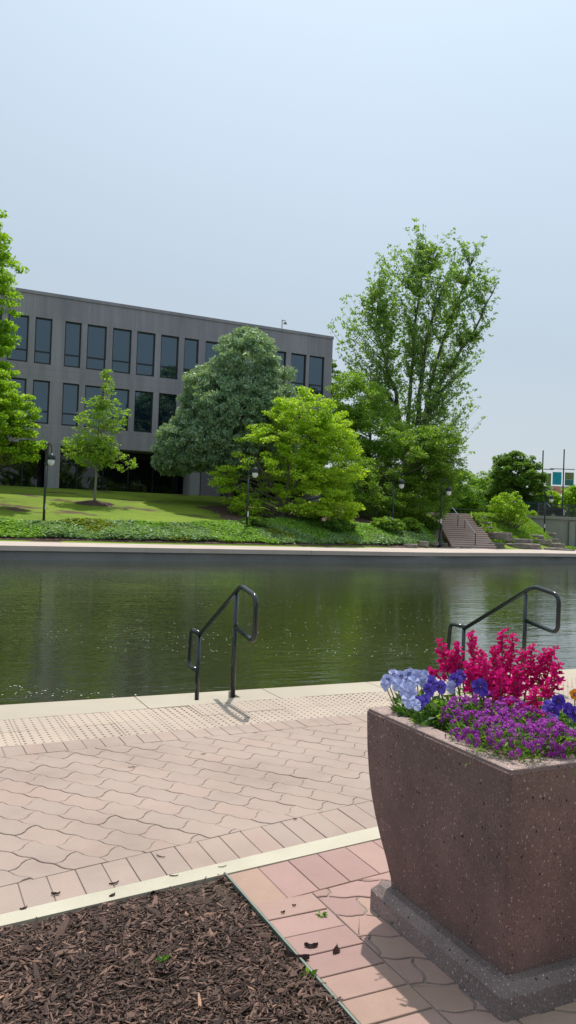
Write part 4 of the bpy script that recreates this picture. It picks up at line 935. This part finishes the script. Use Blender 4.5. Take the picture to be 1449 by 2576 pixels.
M['aggrim_lit'] = aggregate('sunlit_rim_concrete', (.34, .25, .225)); V, F = loft([sqring(.4165, .014, .7725), sqring(.4165, .014, .777), sqring(.411, .012, .780), sqring(.350, .02, .780), sqring(.3445, .02, .774), sqring(.3445, .02, .70)], False, False); mesh('rim', V, F, M['aggrim_lit'], pl)  # worn rim, coloured paler than the body to carry its sunlit highlight
V, F = loft([sqring(.342, .02, .69), sqring(.342, .02, .715)]); V = [(x, y, z+(.01*rng.random() if z > .7 else 0)) for x, y, z in V]; mesh('soil', V, F, M['soil'], pl)
RO = np.array([[math.cos(prz), -math.sin(prz)], [math.sin(prz), math.cos(prz)]])
def pw(x, y, z): q = RO@np.array([x, y]); return np.array([pc[0]+q[0], pc[1]+q[1], z])
def leafmesh(n, rad, h0, h1, ln, wd, tiltup=.5, spread=1.):
    """clump of lance leaves rising from the middle"""
    a = rng.uniform(0, 2*math.pi, n); r = rad*np.sqrt(rng.random(n)); P = np.stack([r*np.cos(a), r*np.sin(a), rng.uniform(h0, h1, n)], 1)
    el = rng.normal(tiltup, .35, n); da = a+rng.normal(0, .7, n); d = np.stack([np.cos(da)*np.cos(el), np.sin(da)*np.cos(el), np.sin(el)], 1)
    s = rng.normal(size=(n, 3)); s -= d*(s*d).sum(1)[:, None]; s /= np.linalg.norm(s, axis=1)[:, None]
    l = ln*rng.uniform(.6, 1.3, (n, 1)); w_ = wd*rng.uniform(.7, 1.2, (n, 1)); dn = np.array([0, 0, -1.])
    return np.stack([P, P+d*l*.45-s*w_*.5, P+d*l+dn*l*.15, P+d*l*.45+s*w_*.5], 1).reshape(-1, 3)
G['pl1'] = leaf_mat('plant_leaf', (.07, .18, .02), (.13, .29, .04), (.26, .42, .08), .4)
G['pl2'] = leaf_mat('plant_leaf_blue', (.05, .11, .04), (.09, .17, .06), (.3, .38, .25), .25)
def petal_mat(name, a, b, tr=.3):
    return leaf_mat_c(name, a, b, tr)
def leaf_mat_c(name, a, b, trans):
    m, t, o = newmat(name); c = ramp(t, attr(t), [(0, a), (1, b)]); p = princ(t, o, c, .55, .25)
    tr = t.nodes.new('ShaderNodeBsdfTranslucent'); t.links.new(c, tr.inputs[0]); mx = t.nodes.new('ShaderNodeMixShader'); mx.inputs[0].default_value = trans
    t.links.new(p.outputs[0], mx.inputs[1]); t.links.new(tr.outputs[0], mx.inputs[2]); t.links.new(mx.outputs[0], o.inputs[0]); return m
PM = {'sky': petal_mat('petal_lightblue', (.40, .43, .76), (.62, .66, .93)), 'violet': petal_mat('petal_violet', (.09, .05, .45), (.20, .13, .68)), 'deep': petal_mat('petal_deep', (.05, .02, .28), (.12, .06, .5)), 'yellow': petal_mat('petal_yellow', (.8, .5, .01), (.9, .65, .03)), 'orange': petal_mat('petal_orange', (.8, .25, .01), (.85, .35, .02)),
      'snap': petal_mat('petal_magenta', (.54, .005, .16), (.90, .03, .36), .38), 'alys': petal_mat('petal_purple', (.22, .015, .27), (.56, .07, .56), .3), 'blotch': plain('blotch', (.03, .005, .09), .6)}
def pansy_flower(size, pm, blotch=True):
    """five overlapping ruffled petals facing +Z (local)"""
    V = []; F = []; R = []
    spec = [(125, .95, .0), (55, .95, .001), (180, .85, .003), (0, .85, .003), (270, 1.05, .005)]
    for a_, s_, z0 in spec:
        a_ = R_(a_); c = np.array([math.cos(a_), math.sin(a_)])*size*.42*s_; n = 11; b0 = len(V); V.append((c[0]*.2, c[1]*.2, z0)); rr = size*.46*s_
        for i in range(n):
            t_ = 2*math.pi*i/n; V.append((c[0]+rr*math.cos(t_)*1.05, c[1]+rr*math.sin(t_), z0+size*.10*math.sin(t_*3+a_*2)+size*.12*rng.random()-size*.06))
        for i in range(n): F.append((b0, b0+1+i, b0+1+(i+1) % n)); R.append(rng.random())
    return V, F, R
cache = {}
def place_flower(parent, key, loc, size, face, roll=0.):
    if key not in cache:
        V, F, R = pansy_flower(1., key); me_o = mesh('flower', V, F, PM[key], None, False, R); cache[key] = me_o.data; bpy.data.objects.remove(me_o)
        Vb = [(0, 0, .02)]; Fb = []
        for i in range(10): t_ = 2*math.pi*i/10; rr = .30 if 3 < (i+3) % 10 < 9 else .16; Vb.append((rr*math.cos(t_), rr*math.sin(t_)*1.0, .03))
        Fb = [(0, 1+i, 1+(i+1) % 10) for i in range(10)]; ob = mesh('blotch', Vb, Fb, PM['blotch']); cache['blotch'] = ob.data; bpy.data.objects.remove(ob)
        oc = MB().lathe([(.05, .03), (.06, .06), (.02, .09)], n=6).build('eye', PM['yellow']); cache['eye'] = oc.data; bpy.data.objects.remove(oc)
    f = bpy.data.objects.new('flower', cache[key]); COL.objects.link(f); f.parent = parent; f.location = loc; f.scale = (size,)*3
    f.rotation_euler = (Vector(face).to_track_quat('Z', 'Y').to_matrix() @ Matrix.Rotation(roll, 3, 'Z')).to_euler()
    if key != 'sky' or rng.random() < .3:
        b_ = bpy.data.objects.new('blotch', cache['blotch']); COL.objects.link(b_); b_.parent = f
    e = bpy.data.objects.new('eye', cache['eye']); COL.objects.link(e); e.parent = f
    return f
def pansy(x, y, zc, colour, lab, flowers, n_leaf=80, spread=.07, lm='pl1'):
    """x, y: planter-local position; flowers: list of world target points"""
    b = pw(x, y, .715); r = empty('pansy_plant', b); tag(r, lab, 'flower plant', 'pansies in the planter')
    quads('foliage', np.concatenate([leafmesh(n_leaf*2, spread, .0, zc*1.0, .05, .018, .5), leafmesh(n_leaf, spread*.9, .04, zc*.6, .045, .02, .5)]), G[lm], r)
    for (px_, py_, dY, sz, key) in flowers:
        t_ = aty(px_, py_, b[1]+dY)-b
        m = MB(); m.tube([(t_[0]*.3, t_[1]*.3, 0), (t_[0]*.8, t_[1]*.8, t_[2]*.7), (t_[0], t_[1]+.01, t_[2])], .0022, 4); m.build('stem', M['stem'], r)
        place_flower(r, key, tuple(t_), sz, (rng.normal(0, .35), -1+rng.normal(0, .15), .5+rng.normal(0, .2)), rng.normal(0, .3))
def loc_of(px_, Y):   # planter-local xy for a pixel column at distance Y
    p = aty(px_, 1750, Y)[:2]-pc; return RO.T@p
S = .032
spec = [
 (990, 3.10, 'light blue pansy at the far left corner of the planter', [(975, 1712, 0, S, 'sky'), (992, 1698, .03, S, 'sky'), (1010, 1703, .02, S, 'sky'), (968, 1722, -.03, S*.9, 'sky'), (1000, 1722, -.02, S, 'sky')]),
 (1045, 3.05, 'light blue pansy second from the planter\'s left corner', [(1030, 1697, .03, S, 'sky'), (1050, 1700, .0, S, 'sky'), (1040, 1715, -.02, S, 'sky'), (1062, 1712, .02, S, 'sky'), (1025, 1712, .02, S*.9, 'sky'), (1068, 1700, .03, S*.9, 'sky')]),
 (1040, 2.90, 'light blue pansy leaning over the rim below the pale cluster', [(1018, 1735, .0, S, 'sky'), (1035, 1745, -.02, S*1.1, 'sky'), (1028, 1762, -.04, S*1.1, 'sky'), (1055, 1768, -.03, S, 'violet'), (1068, 1760, -.02, S*.8, 'violet'), (1045, 1772, -.05, S*.9, 'sky')]),
 (1090, 2.98, 'violet pansy left of the purple mound, facing the viewer', [(1088, 1718, .0, S*1.2, 'violet'), (1080, 1735, .0, S, 'violet'), (1108, 1728, .02, S, 'violet')]),
 (1150, 3.02, 'violet pansy behind the purple mound among red stems', [(1145, 1712, .0, S*1.1, 'violet'), (1160, 1700, .03, S, 'violet'), (1135, 1728, -.02, S, 'sky')]),
 (1210, 2.84, 'single deep blue pansy facing the viewer beneath the red flowers', [(1208, 1728, .0, S*1.25, 'deep')]),
 (1400, 2.78, 'deep blue pansy right of the purple mound', [(1390, 1790, .0, S, 'deep'), (1378, 1775, .02, S*.9, 'violet'), (1405, 1765, .02, S, 'deep'), (1395, 1810, -.03, S*.8, 'violet')]),
 (1440, 2.70, 'blue pansy at the right edge beside the orange flower', [(1445, 1795, .0, S, 'deep'), (1430, 1785, .02, S, 'deep'), (1460, 1800, 0, S, 'violet')]),
 (1375, 3.05, 'yellow pansy peeping between the red flowers', [(1370, 1738, .0, S*1.1, 'yellow'), (1073, 1697, .15, S*.5, 'yellow')][:1]),
 (1447, 2.95, 'orange pansy at the right edge of the picture', [(1448, 1748, .0, S*.9, 'orange')]),
 (1470, 3.0, 'violet pansy just outside the orange one', [(1480, 1760, .0, S, 'violet')]),
]
for i, (px_, Y, lab, fl) in enumerate(spec):
    l = loc_of(px_, Y); l = np.clip(l, -.28, .28); pansy(l[0], l[1], .12 if i < 5 else .085, None, lab, fl, 90 if i != 5 else 50, .08, 'pl1' if i % 3 else 'pl2')
# snapdragons
def blossom_mesh():
    V = []; F = []; R = []
    for k_ in range(6):
        a_ = k_*math.pi/3+rng.normal(0, .2); el = rng.normal(.5, .3); d = np.array([math.cos(a_)*math.cos(el), math.sin(a_)*math.cos(el), math.sin(el)]); s_ = np.cross(d, [0, 0, 1.]); s_ /= np.linalg.norm(s_); u_ = np.cross(s_, d); b0 = len(V)
        V += [(0, 0, 0)]+[tuple(d*.55*q1+s_*q2*.5+u_*q3) for q1, q2, q3 in ((.8, -.55, .1), (1.3, -.6, -.1), (1.65, -.2, .12), (1.6, .3, -.1), (1.25, .6, .12), (.8, .5, 0))]
        F += [(b0, b0+1+i, b0+2+i) for i in range(5)]; R += [rng.random() for _ in range(5)]
    return V, F, R
bms = []
for _ in range(4):
    V, F, R = blossom_mesh(); o = mesh('blossom', V, F, PM['snap'], None, False, R); bms.append(o.data); bpy.data.objects.remove(o)
budm = MB().lathe([(.0, -.5), (.3, -.2), (.35, .1), (.15, .5), (0, .7)], n=6).build('bud', petal_mat('budm', (.45, .20, .10), (.55, .3, .15))); bud_data = budm.data; bpy.data.objects.remove(budm)
snaps = [  # px x, px top y, depth, px bottom of blossoms, name
 (1108, 1612, 3.18, 1690, 'leftmost short red flower spike, leaning left over the pansies'), (1135, 1640, 3.15, 1700, 'small red spike behind the leftmost one'), (1150, 1620, 3.12, 1720, 'red spike below the second tallest stem on the left'), (1186, 1592, 3.15, 1740, 'slim tall red spike left of centre'),
 (1210, 1640, 3.05, 1740, 'red spike just left of the gap in the red flowers'), (1265, 1588, 3.10, 1745, 'tallest red spike in the middle of the planter'), (1290, 1598, 3.12, 1750, 'tall red spike with pale tip beside the tallest one'), (1245, 1630, 3.02, 1755, 'red spike in front of the tallest one'), (1262, 1690, 2.88, 1770, 'low red spike drooping over the purple mound'),
 (1315, 1640, 3.0, 1755, 'red spike right of the tallest pair'), (1340, 1625, 3.08, 1740, 'red spike with pale tip left of the right rail post'), (1370, 1640, 3.05, 1735, 'upper right red spike leaning right'), (1393, 1632, 3.05, 1700, 'rightmost tall red spike with a pink tip'), (1405, 1672, 2.95, 1760, 'outer right red spike next to the stone kerb'), (1350, 1735, 2.85, 1795, 'lowest red spike beside the blue pansies'), (1300, 1680, 2.95, 1770, 'broad red spike in the middle front'), (1180, 1670, 3.0, 1745, 'red spike behind the single violet pansies'), (1088, 1688, 3.15, 1705, 'tiny red flower head between the blue pansies'),(1222, 1660, 2.98, 1745, 'short red spike above the single deep blue pansy')]
for px_, yt, Y, yb2, lab in snaps:
    top = aty(px_, yt, Y); l = loc_of(px_-(px_-1250)*.28, Y); l = np.clip(l, -.3, .3); b = pw(l[0], l[1], .715); r = empty('snapdragon', b); tag(r, lab, 'flower spike', 'red flower spikes in the planter')
    tt = top-b; bot = aty(px_, yb2, Y)-b; mid = (tt*.5); m = MB(); path = [(0, 0, 0), (tt[0]*.25, tt[1]*.4, tt[2]*.4), (tt[0]*.7, tt[1]*.8, tt[2]*.75), tuple(tt)]; m.tube(path, [.004, .0035, .003, .002], 5); m.build('stem', M['stem'], r)
    quads('foliage', leafmesh(34, .035, .0, max(.03, tt[2]*.45), .05, .012, .4), G['pl1'], r)
    f0 = max(.25, 1-(tt[2]-bot[2])/tt[2]); n = int(np.clip((yb2-yt)/4.6, 7, 30)); P = np.array(path)
    for i in range(n):
        q = f0+(1-f0)*(i/(n-1)); zz = q*tt[2]; c = np.array([np.interp(zz, P[:, 2], P[:, 0]), np.interp(zz, P[:, 2], P[:, 1]), zz]); a_ = i*2.4+rng.normal(0, .3); sz = .0235*(1.15-.4*(i/(n-1))**2)*rng.uniform(.85, 1.15)
        rad_ = rng.uniform(.010, .026)*(1.2-.7*(i/(n-1))); c = c+np.array([math.cos(a_)*rad_, math.sin(a_)*rad_, 0])
        o = bpy.data.objects.new('blossom', bms[i % 4]); COL.objects.link(o); o.parent = r; o.location = c; o.scale = (sz,)*3; o.rotation_euler = (rng.normal(0, .3)+.5*math.sin(a_)*-1, .5*math.cos(a_), a_+rng.normal())
    for i in range(3):
        o = bpy.data.objects.new('bud', bud_data); COL.objects.link(o); o.parent = r; o.location = tt+np.array([rng.normal(0, .004), rng.normal(0, .004), .004+.003*i]); o.scale = (.006,)*3; o.rotation_euler = (rng.normal(0, .5), rng.normal(0, .5), 0)
# alyssum mounds
aly = [(1165, 1785, 2.90, .060, 'leftmost purple flower mound beside the violet pansies'), (1225, 1775, 2.86, .065, 'purple mound under the single deep blue pansy'), (1285, 1790, 2.82, .065, 'purple mound in front of the low red spike'), (1190, 1825, 2.74, .065, 'purple mound on the planter rim, left front'), (1250, 1840, 2.62, .07, 'purple mound at the front rim near the corner, left one'), (1305, 1850, 2.56, .07, 'purple mound nearest the front corner of the planter'), (1345, 1815, 2.70, .065, 'purple mound right of the middle, below the lowest red spike'), (1385, 1845, 2.62, .065, 'purple mound close to the right rim'), (1420, 1865, 2.60, .055, 'rightmost purple mound touching the picture edge'), (1240, 1810, 2.76, .06, 'purple mound in the centre of the purple group')]
for px_, py_, Y, rad_, lab in aly:
    c = aty(px_, py_, Y); l = RO.T@(c[:2]-pc); l = np.clip(l, -.335, .335); b = pw(l[0], l[1], .715); r = empty('alyssum_plant', b); tag(r, lab, 'flower mound', 'purple flower mounds in the planter')
    hz = max(.10, c[2]-.685)
    rad_ *= 1.14; quads('foliage', np.concatenate([leafmesh(520, rad_*1.05, .0, hz*.85, .03, .006, .7), leafmesh(160, rad_*1.15, -.01, hz*.3, .04, .006, .3)]), G['pl1'], r)
    Q = []; nb = 66
    for k_ in range(nb):
        d = rng.normal(size=3); d[2] = abs(d[2])+.15; d /= np.linalg.norm(d); cc = np.array([0, 0, hz*.45])+d*np.array([rad_*1.1, rad_*1.1, hz*.6]); n = 26
        dd = d+rng.normal(0, .45, (n, 3)); dd /= np.linalg.norm(dd, axis=1)[:, None]; P = cc+dd*rng.uniform(.010, .016); nn_ = dd+rng.normal(0, .3, (n, 3)); nn_ /= np.linalg.norm(nn_, axis=1)[:, None]
        s1 = np.cross(nn_, [0.3, .2, 1.]); s1 /= np.linalg.norm(s1, axis=1)[:, None]; s2 = np.cross(nn_, s1); s = rng.uniform(.0022, .0038, (n, 1))
        Q.append(np.stack([P-s1*s, P-s2*s, P+s1*s, P+s2*s], 1).reshape(-1, 3))
    o = quads('flower_head', np.concatenate(Q), PM['alys'], r); o['kind'] = 'stuff'

# =================================================================== SMALL DEBRIS
chipm = plain('loosechip', (.06, .035, .03), .8, .3, 0, .5, 40)
debris = [(783, 2380, .05, .016, .012, 'dark bark piece on the red bricks near the planter', .1), (845, 2392, .032, .03, .018, 'stubby bark lump on the red bricks beside the planter shadow', 1.2), (712, 2295, .02, .007, .006, 'small curved bark sliver on the red bricks near the mulch', .5), (740, 2278, .016, .006, .006, 'tiny dark chip on the red brick joint', .3), (745, 2410, .09, .02, .02, 'large black bark chunk lying over the metal edging', -.2), (402, 2154, .05, .004, .004, 'thin dark twig on the brick border left of the middle', -.6), (288, 2222, .045, .008, .006, 'curled bark strip on the pale concrete band', .7), (437, 2203, .04, .004, .004, 'bent twig on the pale concrete band', .1), (560, 2180, .04, .003, .003, 'thin twig at the corner of the mulch bed', .5), (140, 2249, .035, .012, .008, 'hollow bark curl on the brick border at left', .3), (283, 2252, .03, .014, .008, 'grey leaf scrap at the edge of the mulch', 1.), (330, 1930, .04, .004, .004, 'tiny dark twig on the wavy pavers at left', .4), (512, 1897, .035, .005, .004, 'small twig on the wavy pavers left of the middle', .5), (60, 2285, .03, .01, .006, 'torn leaf scrap on the concrete band at left', .8), (625, 1805, .03, .004, .004, 'small dark twig by the textured paving below the handrail', .0), (742, 2061, .02, .006, .005, 'dark crumb beside the long brick joint', 0)]
for px_, py_, a_, b_, c_, lab, rz in debris:
    p = atz(px_, py_, .004); V = []; n = 7; F = []
    for i in range(n):
        q = i/(n-1)*2-1; w_ = b_*.5*(1-abs(q)**3*.8)*rng.uniform(.7, 1.1); oy = .18*a_*(q*q-.4)*rng.uniform(.6, 1.2)
        V += [(q*a_/2, oy-w_, 0), (q*a_/2, oy, c_*rng.uniform(.7, 1.2)), (q*a_/2, oy+w_, 0)]
    for i in range(n-1): F += [(3*i, 3*i+3, 3*i+4, 3*i+1), (3*i+1, 3*i+4, 3*i+5, 3*i+2), (3*i+2, 3*i+5, 3*i+3, 3*i)]
    F += [(0, 1, 2), (3*n-1, 3*n-2, 3*n-3)]
    o = mesh('bark_chip', V, F, chipm); o.location = p; o.rotation_euler = (0, 0, rz); tag(o, lab, 'bark chip')
for px_, py_, lab, s_ in [(808, 2303, 'tiny green weed in the brick joint near the planter', 1.), (778, 2456, 'small green weed sprouting beside the metal edging', 1.5), (410, 2440, 'single bright green seedling in the middle of the mulch', 1.)]:
    p = atz(px_, py_, .0); p[2] = .0 if px_ > 600 else .03; r = quads('weed', leafmesh(16, .006, 0, .006, .022*s_, .009*s_, .4), G['pl1']); r.location = p; tag(r, lab, 'weed')
